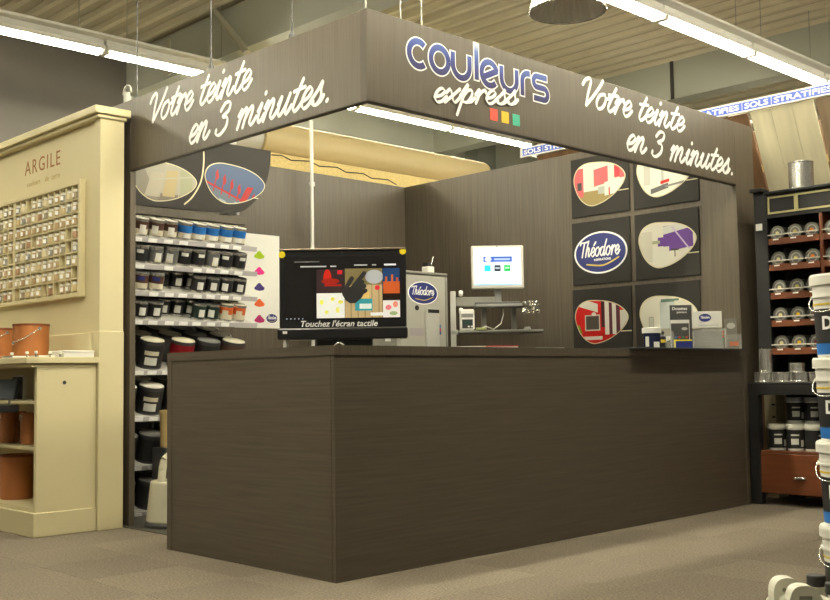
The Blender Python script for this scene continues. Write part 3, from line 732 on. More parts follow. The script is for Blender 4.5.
KIND = {  # name: (lid, [(mesh, material)], description)
 'blue': ('lidwhite', [(c_high, 'blue'), (c_low, 'cream'), (c_p2, 'white')], 'silver can with blue label and white lid'),
 'brown': ('lidwhite', [(c_high, 'brown'), (c_low, 'cream'), (c_p1, 'white')], 'brown and silver can with white lid'),
 'dark': ('lidgrey', [(c_band, 'black'), (c_p3, 'white')], 'black can with white strip and grey lid'),
 'dark2': ('lidgrey', [(c_band, 'grey'), (c_p1, 'white'), (c_p2, 'cream')], 'dark can with white patch and grey lid'),
 'badge': ('lidgrey', [(c_high, 'brown'), (c_low, 'cream'), (c_p3, 'navy')], 'cream and brown can with navy badge'),
 'tag': ('lidblack', [(c_band, 'black'), (c_p1, 'white')], 'black can with white tag and black lid'),
 'green': ('lidblack', [(c_band, 'grn'), (c_p1, 'white')], 'dark green can with white tag'),
 'orange': ('lidcream', [(c_high, 'orange'), (c_low, 'cream'), (c_p1, 'cream')], 'orange and cream can with cream lid'),
}
MC = {}
def mm(me, key):
    k = (me.name, key)
    if k not in MC: MC[k] = withmat(me, M_[key])
    return MC[k]
body_s = withmat(c_body, silver)
def paint_can(kind, m, label, group, full=True):
    lid, bands, d = KIND[kind]
    t = thing('paint_can', label, 'paint can', m, group)
    obj('can_body', body_s, None, t); obj('can_lid', mm(c_lid, lid), None, t)
    for i, (me, mk) in enumerate(bands):
        if not full and i: break
        obj('label_band' if me in (c_band, c_low, c_high) else 'label_patch', mm(me, mk), None, t)
    return t
ROWS = [['brown'] * 4 + ['blue'] * 5, ['dark2', 'dark', 'dark2', 'dark2', 'dark', 'dark', 'dark2', 'dark', 'dark'], ['badge', 'badge', 'badge', None, None, 'tag', 'tag', 'tag', 'tag'], ['dark', 'tag', 'tag', None, None, 'green', 'green', 'orange', 'orange']]
RN = ['top', 'second', 'third', 'fourth']
for rI, row in enumerate(ROWS):
    for q, kind in enumerate(row):
        for dk in range(4):
            kk = kind
            if kk is None:
                if dk == 0: continue
                kk = 'tag'
            x = .526 + q * .1175 + random.uniform(-.005, .005)
            m = T((0, GY, SH[rI])) @ RX(TL) @ T((x, .062 + dk * .112 + random.uniform(0, .004), -.0015)) @ RZ(random.uniform(-.35, .35))
            if dk == 0: paint_can(kk, m, '%s, %s from left, front of %s can shelf' % (KIND[kk][2], ORD[q], RN[rI]), 'front cans on the %s can shelf' % RN[rI])
            else: paint_can(kk, m, '%s, %s from left, %s rank back, %s shelf' % (KIND[kk][2], ORD[q], ORD[dk], RN[rI]), 'cans behind on the %s can shelf' % RN[rI], full=(kind is None or dk < 2))
# big tubs on the lower shelves
b_body, b_lid = can_mesh(.088, .20, 24)
b_band = band_mesh(.088, .012, .172, 24); b_patch = patch_mesh(.088, .03, .085, .5); b_patch2 = patch_mesh(.088, .10, .13, .6)
LOW = {4: [('dark', 'lidgrey'), ('dark', 'lidcream'), ('red', 'lidcream'), ('dark', 'lidgrey'), ('brown', 'lidcream')], 5: [('dark', 'lidwhite'), ('dark', 'lidwhite'), ('dark', 'lidgrey')], 6: [('dark', 'lidgrey'), ('dark', 'lidgrey'), ('dark', 'lidgrey')], 7: [('dark', 'lidgrey'), ('dark', 'lidgrey'), ('dark', 'lidgrey')]}
LN = {4: 'fifth', 5: 'sixth', 6: 'seventh', 7: 'bottom'}
for sI, lst in LOW.items():
    for q, (col_, lid) in enumerate(lst):
        for dk in range(3 if sI == 4 else 2):
            x = (.505, .735, .985, 1.2, 1.42)[q] if sI == 4 else .52 + q * .215 + random.uniform(-.01, .01)
            m = T((0, GY, SH[sI])) @ RX(TL) @ T((x, .10 + dk * .185, -.0015)) @ RZ(random.uniform(-.2, .3))
            mk = {'dark': 'black', 'red': 'red', 'brown': 'brown'}[col_]
            if dk and col_ == 'red': mk = 'grey'
            nm = {'black': 'black', 'red': 'dark red', 'brown': 'brown', 'grey': 'dark grey'}[mk]
            ld = {'lidcream': 'cream', 'lidgrey': 'grey', 'lidwhite': 'white'}[lid]
            lab = ('large %s paint tub with %s lid, %s from left, front of %s can shelf' % (nm, ld, ORD[q], LN[sI])) if dk == 0 else 'large %s paint tub with %s lid, %s from left, %s rank back, %s shelf' % (nm, ld, ORD[q], ORD[dk], LN[sI])
            t = thing('paint_tub', lab, 'paint tub', m, 'large tubs on the %s can shelf%s' % (LN[sI], '' if dk == 0 else ', behind, %s' % nm))
            obj('tub_body', withmat(b_body, darkgrey) if ('b', 0) not in MC else MC[('b', 0)], None, t)
            obj('tub_lid', mm(b_lid, lid), None, t); obj('label_band', mm(b_band, mk), None, t)
            if dk == 0 and (sI == 4 or (sI == 5 and q == 1)):
                obj('label_patch', mm(b_patch, 'white' if mk != 'red' else 'orange'), None, t)
                if mk == 'black': obj('label_patch', mm(b_patch2, 'cream'), None, t)
# header sign over the gondola
hy = 2.93
t = thing('overhead_sign', 'dark overhead sign with two rounded photographs above the paint can gondola', 'sign', (1.2, hy, 2.2))
A = [(.40, 2.16), (1.30, 2.19)]
prof = smooth([(1.30, 2.185), (1.50, 2.20), (1.60, 2.25), (1.70, 2.35), (1.77, 2.47), (1.805, 2.60), (1.815, 2.72)], 5)
poly = [(.40, 2.165)] + [(p[0], p[1]) for p in prof] + [(.40, 2.72)]
ps = part('sign_board', MB().prism([(a - 1.2, b - 2.2) for a, b in poly], -.02, 0), panel_m, t, m=frame((1.2, hy, 2.2), RF))
part('divider_line', MB().ribbon([(q[0] - 1.2, q[1] - 2.2) for q in smooth([(1.19, 2.70), (1.195, 2.55), (1.17, 2.40), (1.10, 2.28), (1.03, 2.215)])], lambda d: .012, 0, .002), cream_line, t, m=frame((1.2, hy, 2.2), RF))
part('lower_rail', MB().box(.40, 1.56, hy - .02, hy + .03, 2.105, 2.165, .004), wenge_d, t)
part('hanger_bracket', MB().box(1.50, 1.53, hy + .02, 3.55, 2.185, 2.22, .003), dullmetal, t)
part('leader_line', MB().box(1.62, 1.69, hy - .0015, hy, 2.325, 2.331), cream_line, t)
sky = srgb(62, 82, 116); rd = srgb(160, 22, 18)
red_scene = (sky, [('r', -.02, -.135, .25, .05, (.10, .13, .17), .28), ('r', -.02, -.085, .28, .008, rd, .36)] +
             [s_ for k in range(6) for s_ in (('r', -.18 + k * .068, .02 - k * .024, .005, .085 - k * .006, rd, 0, -.25), ('e', -.165 + k * .066, .06 - k * .03, .014, .034, rd))] +
             [('r', .10, -.06, .03, .06, rd, 0, -.6), ('r', -.12, -.14, .03, .02, (.3, .36, .4), .3), ('r', .02, -.15, .03, .016, (.3, .36, .4), .3)])
m = frame((1.478, hy - .0, 2.405), RF)
e = part('picture_rim', MB().prism(egg(.55, .31), 0, .0015), cream_line, t, m=m)
lpart('picture', MB().prism(egg(.535, .295), .0015, .003), print_mat('print_fence', *red_scene), e)
hall = ((.36, .34, .27), [('r', .0, -.13, .5, .05, (.18, .15, .12)), ('r', -.25, .02, .12, .3, (.22, .20, .16), 0, .5), ('r', -.08, -.02, .055, .09, (.40, .36, .28), 0, -.35), ('r', .05, .0, .05, .10, (.42, .34, .18), 0, -.2), ('r', .18, .01, .05, .11, (.32, .33, .22)), ('r', .10, .105, .22, .006, (.35, .34, .28), -.12), ('r', .10, .045, .2, .005, (.4, .39, .3), -.16), ('r', .115, .02, .005, .13, (.38, .36, .28)), ('r', -.01, .02, .005, .13, (.38, .36, .28), 0, -.3)])
m = frame((.865, hy - .0, 2.355), RF)
e = part('picture_rim', MB().prism(egg(.54, .30), 0, .0015), cream_line, t, m=m)
lpart('picture', MB().prism(egg(.525, .285), .0015, .003), print_mat('print_hall', *hall), e)
# white poster with powder heaps
t = thing('powder_poster', 'white poster with five coloured powder heaps on the back wall beside the cans', 'poster', (2.2, YB - .004, 1.36))
part('sheet', MB().box(1.95, 2.415, YB - .004, YB - .001, 1.36, 2.165), mat('poster_paper', (.80, .79, .74), .6), t)
for k, cc in enumerate(((160, 190, 20), (214, 36, 132), (58, 44, 110), (216, 92, 40), (170, 30, 100))):
    zc = 1.985 - .137 * k
    poly = [(-.055, -.012), (-.035, .008), (-.012, .032), (.008, .036), (.03, .014), (.056, -.006), (.045, -.026), (.0, -.034), (-.04, -.026)]
    part('powder_heap', MB().prism([(a, b) for a, b in poly], 0, .001), mat('powder_%d' % k, srgb(*cc), .8), t, m=frame((2.20, YB - .004, zc), RF))
e = oval_logo(t, frame((2.33, YB - .004, 1.445), RF), .062, .042)

# ================================================================== step stool and tub by the booth entry
stool_m = mat('cream_plastic', srgb(206, 202, 180), .5, var=.03, vscale=(8, 8, 8))
sx_, sy_ = .535, 2.25
t = thing('step_stool', 'cream plastic round step stool with arched grip by the booth entry', 'stool', T((sx_, sy_, 0.0032)))
lpart('drum', MB().lathe([(0, .03), (.172, .03), (.176, .04), (.150, .275), (.145, .285), (0, .285)], 40), stool_m, t)
lpart('rubber_ring', MB().lathe([(0, 0), (.186, 0), (.186, .016), (.176, .03), (0, .03)], 40), darkgrey, t)
pts = [(-.105, -.02, .28), (-.098, -.02, .36), (-.085, -.02, .42), (-.05, -.02, .445), (.0, -.02, .45), (.05, -.02, .445), (.085, -.02, .42), (.098, -.02, .36), (.105, -.02, .28)]
mb = MB()
for a, b in zip(pts[:-1], pts[1:]): mb.cyl(a, b, .026, .026, n=12)
lpart('grip', mb, stool_m, t)
p = Vector((.70, 2.62, 0))
t = thing('kraft_tub', 'small tan round tub with a red mark standing behind the step stool', 'tub', T((.765, 2.66, .0032)))
kr = mat('kraft_tan', srgb(196, 170, 116), .6, var=.05, vscale=(10, 10, 10))
lpart('crate', MB().box(-.10, .10, -.09, .09, 0, .47, .004), darkgrey, t)
lpart('tub_body', MB().lathe([(0, .47), (.075, .47), (.078, .48), (.082, .69), (0, .69)], 28), kr, t)
lpart('tub_lid', MB().lathe([(.084, .682), (.086, .682), (.086, .72), (0, .722)], 28), kr, t)
lpart('red_mark', MB().box(-.012, .012, -.0845, -.0825, .52, .55), M_['red'], t)

# ================================================================== things on the counter
YAW = math.atan2(RC[1], RC[0])
s_ = 5.45 / FPX; q0 = at(343, 346, 5.45)
pc = thing('touchscreen_computer', 'black all-in-one touchscreen with yellow corner dots on the counter corner', 'computer', T((q0.x, q0.y, 1.0802)) @ RZ(YAW))
fx = lambda px: (px - 343) * s_
fz = lambda py: (346 - py) * s_ + .018
lpart('screen_housing', MB().box(fx(279.5), fx(407), 0, .05, fz(329), fz(250.5), .008), blackm, pc)
lpart('top_trim', MB().box(fx(279.5), fx(407), -.004, .046, fz(250.5), fz(248.8), .002), mat('bronze_trim', (.30, .24, .18), .3, metal=.8), pc)
lpart('base_bar', MB().box(fx(278.5), fx(408), -.05, .06, fz(340.5), fz(329), .008), blackm, pc)
lpart('rear_stand', MB().box(fx(315), fx(372), .05, .16, 0, fz(300), .01), blackm, pc)
for px in (285.5, 398.5): lpart('foot', MB().box(fx(px) - .008, fx(px) + .008, -.035, .05, 0, fz(338), .003), whitepl, pc)
cb = srgb
scr_sh = []
def R_(x0, x1, y0, y1, c, *a): scr_sh.append(('r', (fx(x0) + fx(x1)) / 2, (fz(y0) + fz(y1)) / 2, abs(fx(x1) - fx(x0)) / 2, abs(fz(y0) - fz(y1)) / 2, c, *a))
def E_(x, y, a, b, c): scr_sh.append(('e', fx(x), fz(y), a * s_, b * s_, c))
R_(301, 327, 266.3, 267.6, (.5, .5, .5)); R_(331, 337, 266.2, 267.6, (.4, .4, .4)); R_(355, 368, 265.4, 266.6, (.45, .45, .45)); R_(373, 377, 265.4, 266.6, (.4, .4, .4)); R_(385, 397, 265, 266.8, (.8, .8, .85)); R_(295, 320, 261.6, 262.6, (.16, .16, .16))
R_(317, 345, 270, 294, (.035, .02, .02)); E_(328, 278, 4, 8, cb(190, 40, 24)); R_(325, 342, 285, 287, cb(150, 30, 24)); R_(338, 343, 271, 275, cb(200, 40, 50)); E_(331, 282, 9, 3, cb(150, 36, 24))
R_(317, 345, 294, 319, (.82, .84, .78)); E_(322, 303, 2, 2.5, cb(220, 220, 90)); E_(333, 300, 2, 2, cb(225, 215, 90)); E_(341, 303, 2.5, 2, cb(225, 220, 100)); E_(327, 313, 2, 2, cb(225, 220, 110)); E_(338, 311, 2, 3, cb(230, 225, 120))
R_(345.5, 383, 269.5, 286, cb(120, 108, 70)); E_(375, 278, 9, 7, (.4, .42, .44)); R_(345.5, 383, 286, 319, cb(186, 164, 120))
for k in range(5): R_(351 + k * 7, 352 + k * 7, 286, 319, cb(150, 126, 86))
R_(355.5, 373, 300, 312, cb(60, 150, 160)); R_(358, 370, 293, 300, cb(220, 190, 110)); R_(360, 372, 305, 310, cb(225, 235, 225)); E_(378, 289, 2.5, 2.5, cb(206, 50, 60))
R_(383.5, 400.5, 269.5, 290, cb(34, 64, 108)); R_(384, 400.5, 283, 295, cb(190, 88, 40)); R_(386, 388, 278, 284, cb(190, 88, 40)); R_(392, 394, 276, 284, cb(200, 96, 44)); R_(397, 399, 279, 284, cb(180, 80, 40)); R_(383.5, 400.5, 295, 301, cb(40, 26, 18))
R_(383.5, 400.5, 302, 319, (.8, .74, .7)); E_(389, 309, 3, 2.5, cb(220, 120, 130)); E_(396, 306, 2.5, 3, cb(225, 140, 120)); E_(394, 315, 4, 2, cb(150, 170, 120)); R_(371, 389, 314, 317, (.85, .85, .85))
for k in range(5): E_(287 + k * 4, 319.3, .7, .7, (.35, .4, .5))
scr = lpart('display', MB().box(fx(285), fx(401), fz(320.5), fz(257), 0, .0015), print_mat('touch_display', (.010, .009, .008), scr_sh, rough=.12, emit=.42, spec=.5), pc, m=RX(math.pi / 2))
UPM = RX(math.pi / 2)                       # flat XY print stood upright, facing the viewer
def fit_text(text, width, bold=0., shear=0., ext=.0005, height=None):
    me = font_mesh(text, .1, bold, shear, ext=ext)
    xs = [v.co.x for v in me.vertices]; ys = [v.co.y for v in me.vertices]; k = width / (max(xs) - min(xs)); ky = k if height is None else height / (max(ys) - min(ys))
    me.transform(Matrix.Diagonal((k, ky, 1, 1)) @ T((-(max(xs) + min(xs)) / 2, -(max(ys) + min(ys)) / 2, 0))); return me
lpart('caption_lettering', fit_text("Touchez l'écran tactile", fx(378) - fx(301), .0022, .25), white_m, pc, m=T((fx(339.5), -.001, fz(324.4))) @ UPM)
mb = MB()
hx = lambda c: fx(270 + c / 5.457)
hz = lambda c: fz(240 + c / 5.457)
def finger(a, b, w0): mb.ribbon([(hx(a[0]), hz(a[1])), (hx((a[0] + b[0]) / 2), hz((a[1] + b[1]) / 2)), (hx(b[0]), hz(b[1]))], lambda d: w0 / 5.457 * s_, 0, .002)
finger((440, 285), (518, 188), 24); finger((455, 295), (508, 236), 24); finger((465, 305), (518, 258), 24); finger((470, 315), (525, 283), 22); finger((405, 290), (450, 215), 24)
mb.prism([(hx(x), hz(y)) for x, y in ((395, 270), (398, 305), (415, 335), (440, 352), (470, 350), (500, 325), (525, 285), (490, 250), (440, 262))], 0, .0018)
lpart('hand_sticker', mb, black_matt, pc, m=T((0, -.0018, 0)) @ UPM)
for px, py in ((282.5, 254.5), (404, 252.6)): lpart('corner_dot', MB().cyl((fx(px), -.0015, fz(py)), (fx(px), 0, fz(py)), .0175, n=20), yellow_v, pc)
lpart('status_sticker', MB().box(fx(284), fx(288.5), -.0515, -.05, fz(334.5), fz(331.8)), white_m, pc)
lpart('status_sticker', MB().box(fx(385.5), fx(391), -.046, -.045, fz(343.5), fz(340.8)), white_m, pc)
lpart('webcam', MB().cyl((fx(343), -.001, fz(253)), (fx(343), 0, fz(253)), .006, n=12), darkgrey, pc)
lpart('bar_seam', MB().box(fx(279.5), fx(407.5), -.051, -.05, fz(329.6), fz(329)), midgrey, pc)
mb = MB(); mb.tube([(fx(334 + i), -.06, max(0.004, .022 * math.sin(math.pi * i / 12)) + .004) for i in range(13)], .006, 6)
lpart('cable_loop', mb, silver, pc)

# tinting machine
mch = thing('tinting_machine', 'grey paint tinting machine with blue oval badge behind the counter', 'machine', T((3.16, 2.6, 0.0032)))
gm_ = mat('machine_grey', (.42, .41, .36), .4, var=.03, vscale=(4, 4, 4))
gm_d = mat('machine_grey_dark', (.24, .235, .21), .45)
part('body', MB().box(2.87, 3.43, 2.6, 3.15, .05, 1.79, .012), gm_, mch)
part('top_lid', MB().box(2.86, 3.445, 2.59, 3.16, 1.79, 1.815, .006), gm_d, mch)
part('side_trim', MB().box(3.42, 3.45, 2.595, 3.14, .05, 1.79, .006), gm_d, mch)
part('plinth', MB().box(2.89, 3.41, 2.64, 3.1, .0035, .05), darkgrey, mch)
part('nozzle_column', MB().box(3.165, 3.315, 2.565, 2.6, .9, 1.50, .006), lightgrey, mch)
part('nozzle_slot', MB().box(3.175, 3.305, 2.562, 2.565, 1.465, 1.495), black_matt, mch)
part('button', MB().cyl((3.075, 2.595, 1.505), (3.075, 2.6, 1.505), .022, n=14), black_matt, mch)
part('lilac_strip', MB().box(2.99, 3.15, 2.5985, 2.6, 1.27, 1.335), mat('lilac_film', (.38, .34, .36), .5), mch)
for k, cc in enumerate(((30, 120, 170), (190, 40, 90), (40, 60, 150))):
    part('colour_sticker', MB().box(3.315, 3.36, 2.5985, 2.6, 1.34 - k * .028, 1.368 - k * .028), mat('sticker_%d' % k, srgb(*cc), .5), mch)
oval_logo(mch, frame((3.149, 2.598, 1.633), RF), .178, .098)
p = on('Y', 2.8, 427.5, 270)
t = thing('sample_pump', 'small black and white pump standing on the grey tinting machine', 'pump', T((p.x, 2.8, 1.8155)))
lpart('pump_base', MB().box(-.035, .05, -.04, .04, 0, .075, .006), whitepl, t)
lpart('pump_head', MB().box(-.03, .02, -.03, .03, .075, .11, .004), black_matt, t)
lpart('pump_lever', MB().cyl((.02, 0, .03), (.075, 0, .165), .009, n=8), silver, t)

# monitor workstation on a post
s2 = 8.4 / FPX; P0 = at(498, 300, 8.4)
W_ = T((P0.x, P0.y, .0032)) @ RZ(YAW)
wx = lambda px: (px - 498) * s2
wz = lambda py: P0.z - .0032 + (300 - py) * s2
ws = thing('workstation_stand', 'grey post with swing arm, keyboard tray and small shelf behind the counter', 'stand', W_)
lpart('post', MB().box(wx(450.5), wx(456), .05, .10, 0, wz(290), .004), lightgrey, ws)
lpart('post_foot', MB().box(wx(440), wx(500), -.15, .25, 0, .02, .004), darkgrey, ws)
for py in (292.5, 310): lpart('clamp_knob', MB().lathe([(0, 0), (.02, .004), (.026, .02), (.02, .036), (0, .04)], 14), whitepl, ws, m=T((wx(458.5), .04, wz(py))) @ RY(math.pi / 2))
lpart('swing_arm', MB().box(wx(456), wx(500), .055, .095, wz(305.5), wz(296), .006), gm_d, ws)
lpart('monitor_neck', MB().box(wx(495.5), wx(502), .05, .075, wz(305), wz(282), .004), midgrey, ws)
lpart('keyboard_tray', MB().box(wx(474), wx(537), -.10, .09, wz(307.5), wz(304.5), .004), midgrey, ws)
for a, b in ((481.5, 486.5), (511.5, 516.5)): lpart('tray_bracket', MB().box(wx(a), wx(b), .04, .07, wz(331), wz(307.5), .003), gm_d, ws)
lpart('lower_shelf', MB().box(wx(458), wx(541), -.12, .12, wz(333), wz(330.3), .003), gm_d, ws)
lpart('shelf_strut', MB().box(wx(450.5), wx(458), .05, .1, wz(333.5), wz(329), .003), lightgrey, ws)
mon = thing('monitor', 'pale framed flat monitor with a white start page lit up', 'monitor', W_ @ T((0, 0, wz(289))))
mz = lambda py: (289 - py) * s2
lpart('frame', MB().box(wx(472), wx(524.5), .01, .05, mz(288.6), mz(245), .008), mat('monitor_beige', (.62, .60, .54), .4), mon)
scr_sh = []
def RM(x0, x1, y0, y1, c): scr_sh.append(('r', (wx(x0) + wx(x1)) / 2, (mz(y0) + mz(y1)) / 2, (wx(x1) - wx(x0)) / 2, abs(mz(y0) - mz(y1)) / 2, c))
RM(484, 513, 256, 261.7, cb(52, 84, 170)); scr_sh.append(('e', wx(489), mz(258.8), 3.2 * s2, 2.4 * s2, (.85, .88, .9))); RM(495, 511, 258, 259.8, cb(150, 170, 215))
RM(485, 491.5, 264.7, 271.2, cb(40, 180, 220)); RM(495, 501.5, 264.7, 271.2, cb(40, 52, 70)); RM(504.7, 511.3, 264.7, 271.2, cb(30, 170, 90)); RM(496, 500.5, 267, 268.6, cb(160, 170, 180)); RM(506, 510, 267, 268.4, cb(170, 225, 180))
RM(484, 498, 275, 276.6, cb(170, 170, 205)); RM(501.5, 511, 275, 276.6, cb(215, 190, 200)); RM(474.7, 521.5, 283.4, 285, cb(150, 190, 220))
lpart('lit_screen', MB().box(wx(474.5), wx(521.7), mz(285), mz(247.3), 0, .0015), print_mat('monitor_page', (.84, .90, .95), scr_sh, .3, emit=.72), mon, m=T((0, .0095, 0)) @ UPM)
lpart('camera_dot', MB().cyl((0, .009, mz(246)), (0, .01, mz(246)), .005, n=8), darkgrey, mon)
t = thing('keyboard', 'grey keyboard on the tray below the lit monitor', 'keyboard', W_ @ T((wx(497), -.03, wz(304.4))))
lpart('case', MB().box(-.18, .18, -.06, .06, 0, .012, .003), darkgrey, t)
kb = MB().box(-.009, .009, -.009, .009, .012, .017, .002)
kme = kb.mesh('key'); kme.materials.append(midgrey)
for i in range(16):
    for j in range(4): obj('key', kme, None, t, T((-.165 + i * .022, -.036 + j * .024, 0)))
t = thing('foil_bag', 'crumpled silver foil packet hanging off the right end of the keyboard tray', 'packet', W_ @ T((wx(529), -.128, wz(315))))
mb = MB(); random.seed(3)
vs = []; fs = []
for i in range(7):
    for j in range(7):
        vs.append(((i / 6 - .5) * .125 + random.uniform(-.004, .004), -.02 + random.uniform(-.018, .018), j / 6 * .098 + random.uniform(-.004, .004)))
for i in range(6):
    for j in range(6): fs.append((i * 7 + j, i * 7 + 7 + j, i * 7 + 8 + j, i * 7 + j + 1))
mb.add(vs, fs); mb.add([(a, b + .03, c) for a, b, c in vs], fs)
lpart('foil', mb, mat('foil', (.75, .74, .70), .18, metal=1.), t)
lpart('fold_over_strip', MB().box(-.062, .062, -.02, .09, .0852, .089, .001), silver, t)
t = thing('label_printer', 'white label printer with black front on the small shelf by the post', 'printer', W_ @ T((wx(466.5), -.02, wz(330.2))))
lpart('case', MB().box(-.056, .056, -.07, .09, 0, .165, .01), whitepl, t)
lpart('front_panel', MB().box(-.042, .042, -.073, -.07, .015, .085, .004), black_matt, t)
lpart('paper_slot', MB().box(-.046, .046, -.073, -.07, .10, .13, .003), midgrey, t)
for k in (-1, 1): lpart('button', MB().box(.012 * k + .014, .012 * k + .03, -.075, -.073, .022, .034), whitepl, t)
lpart('window', MB().box(-.03, .03, -.0745, -.073, .045, .075), mat('green_glass', (.03, .06, .05), .15), t)
t = thing('computer_mouse', 'small grey mouse at the right end of the lower shelf', 'mouse', W_ @ T((wx(526), -.05, wz(330.2))))
lpart('shell', MB().lathe([(0, 0), (.028, 0), (.030, .008), (.022, .024), (0, .032)], 16), lightgrey, t); lpart('wheel', MB().cyl((-.004, -.018, .026), (.004, -.018, .026), .007, n=8), darkgrey, t)
t = thing('shelf_cable', 'loose pale cable curling over the small shelf', 'cable', W_ @ T((wx(490), -.06, wz(330.2))))
lpart('cable', MB().tube([(-.10, 0, .006), (-.04, .01, .03), (.02, .0, .006), (.08, .02, .05), (.10, .03, .12), (.10, .06, .17)], .004, 6), whitepl, t)
t = thing('sticky_pad', 'pale green pad lying on the small shelf by the printer', 'pad', W_ @ T((wx(481), -.07, wz(330.2))))
lpart('pad', MB().box(-.05, .03, -.06, .0, 0, .016, .002), mat('pad_green', srgb(176, 184, 120), .6), t); lpart('top_sheet', MB().box(-.05, .03, -.06, .0, .0165, .0175), whitepl, t)

# papers on the counter
for k, (px, col_, lab) in enumerate(((472, 'white', 'thin white magazine lying on the counter right of the touchscreen'), (496, 'red', 'white booklet with red cover lying on the counter below the monitor'), (535, 'grey', 'flat grey sheet lying on the counter, rightmost of the papers'))):
    p = on('Y', .40, px, 345); p.x += .06 * k
    t = thing('booklet', lab, 'booklet', T((p.x, .42, 1.0802)) @ RZ(YAW + .1 * k))
    lpart('pages', MB().box(-.085, .085, -.12, .12, 0, .012 + .006 * (k == 1), .002), M_['white'], t)
    lpart('cover', MB().box(-.087, .087, -.122, .122, .0125 + .006 * (k == 1), .0165 + .006 * (k == 1), .001), {'white': whitepl, 'red': mat('cover_red', srgb(190, 40, 44), .4), 'grey': midgrey}[col_], t)

# display tray and leaflets at the right end
t = thing('display_mat', 'thin black tray jutting over the counter edge at the right end', 'tray', T((3.0, .1, 1.0802)))
part('mat', MB().box(2.36, 3.70, -.045, .36, 1.0802, 1.0882, .002), black_matt, t)
part('front_lip', MB().box(2.36, 3.70, -.048, -.045, 1.0802, 1.0912, .001), darkgrey, t)
zb = 1.0884
def cam_frame(px, Y): p = on('Y', Y, px, 348); return T((p.x, Y, zb)) @ RZ(YAW)
def dep(px, Y): return (on('Y', Y, px, 348) - CAM).dot(CF) / FPX
t = thing('sample_jar', 'navy sample jar with white lid and white tag on the black tray', 'jar', cam_frame(652, .16))
lpart('glass', MB().lathe([(0, 0), (.054, 0), (.058, .006), (.058, .105), (0, .105)], 28), mat('navy_glass', (.012, .016, .05), .12), t)
lpart('lid', MB().lathe([(.058, .103), (.062, .103), (.062, .136), (.056, .14), (0, .14)], 28), whitepl, t)
lpart('label_patch', MB().box(.0, .036, -.0605, -.0555, .008, .045), M_['white'], t)
lpart('label_patch', MB().box(-.05, -.03, -.052, -.040, .015, .08), M_['white'], t)
t = thing('small_bottle', 'small black bottle with yellow label beside the navy jar', 'bottle', cam_frame(663, .20))
lpart('body', MB().lathe([(0, 0), (.022, 0), (.023, .004), (.023, .085), (.01, .10), (0, .10)], 16), blackm, t)
lpart('label_band', MB().lathe([(.0235, .045), (.0235, .065)], 16), mat('label_yellow', srgb(210, 180, 50), .5), t)
lpart('cap', MB().lathe([(.011, .098), (.012, .12), (0, .122)], 12), black_matt, t)
acr = mat('clear_acrylic', (.82, .83, .78), .08, alpha=.13, spec=.6)
t = thing('acrylic_stand', 'low clear acrylic stand between the small bottle and the leaflets', 'stand', cam_frame(670, .13))
lpart('back_plate', MB().box(-.03, .03, .0, .004, 0, .12, .001), acr, t); lpart('front_lip', MB().box(-.03, .03, -.05, -.046, 0, .05, .001), acr, t); lpart('base_plate', MB().box(-.03, .03, -.046, .0, 0, .004), acr, t)
k_ = dep(682, .22); t = thing('leaflet_rack', 'rack of dark leaflets with a yellow and blue card in front', 'leaflet rack', cam_frame(682, .22))
dkc = mat('leaflet_dark', (.06, .06, .06), .4)
lpart('back_leaflet', MB().box(-10 * k_, 12 * k_, .03, .036, 0, 45 * k_, .001), dkc, t)
lpart('white_leaflet', MB().box(-10 * k_, 9 * k_, .02, .024, 0, 30 * k_, .001), M_['white'], t)
lpart('dark_leaflet', MB().box(-10 * k_, 8 * k_, .01, .014, 0, 26.5 * k_, .001), dkc, t)
lpart('title_lettering', fit_text('Dosettes', 15 * k_, .002), white_m, t, m=T((0, .0295, 41.5 * k_)) @ UPM)
lpart('title_lettering', fit_text('peinture', 10 * k_, .001), white_m, t, m=T((2 * k_, .0295, 37.5 * k_)) @ UPM)
lpart('leaflet_logo', MB().prism(ellipse(3 * k_, 1.5 * k_), 0, .001), lightgrey, t, m=T((3.5 * k_, .0095, 21 * k_)) @ UPM)
for j, cc in enumerate(((60, 110, 180), (210, 60, 60), (60, 150, 90), (200, 80, 60))): lpart('colour_dot', MB().cyl((-5 * k_ + j * 3.4 * k_, .0085, 12.5 * k_), (-5 * k_ + j * 3.4 * k_, .0100, 12.5 * k_), 1.0 * k_, n=10), mat('dot_%d' % j, srgb(*cc), .5), t)
lpart('yellow_card', MB().box(-8 * k_, 10 * k_, -.012, -.008, 0, 10 * k_, .001), mat('card_yellow', srgb(240, 220, 40), .5), t)
lpart('blue_card', MB().box(-6.6 * k_, 10 * k_, -.0135, -.012, 0, 8.6 * k_), blue_vinyl, t)
k_ = dep(708, .20); t = thing('leaflet_holder', 'clear acrylic leaflet holder topped by a white card with oval badge', 'leaflet holder', cam_frame(707.5, .20))
lpart('back_plate', MB().box(-19 * k_, 17 * k_, .05, .055, 0, 38 * k_, .001), acr, t)
lpart('front_plate', MB().box(-15 * k_, 17.5 * k_, -.05, -.046, 0, 21 * k_, .001), acr, t)
lpart('base_plate', MB().box(-15 * k_, 17.5 * k_, -.046, .05, 0, .004), acr, t)
for sx in (-15 * k_, 17.3 * k_): lpart('side_plate', MB().box(sx, sx + .003, -.046, .05, 0.004, 21 * k_), acr, t)
lpart('grey_leaflets', MB().box(-13 * k_, 16 * k_, .0, .045, .005, 19 * k_, .002), mat('leaflet_grey', (.22, .22, .20), .4, var=.3, vscale=(4, 4, 60)), t)
lpart('white_card', MB().box(-19.5 * k_, 17 * k_, .040, .048, 22.5 * k_, 39 * k_, .001), M_['white'], t)
b_ = lpart('badge', MB().prism(ellipse(6.2 * k_, 4.0 * k_), 0, .001), blue_vinyl, t, m=T((0 * k_, .0395, 32.5 * k_)) @ UPM)
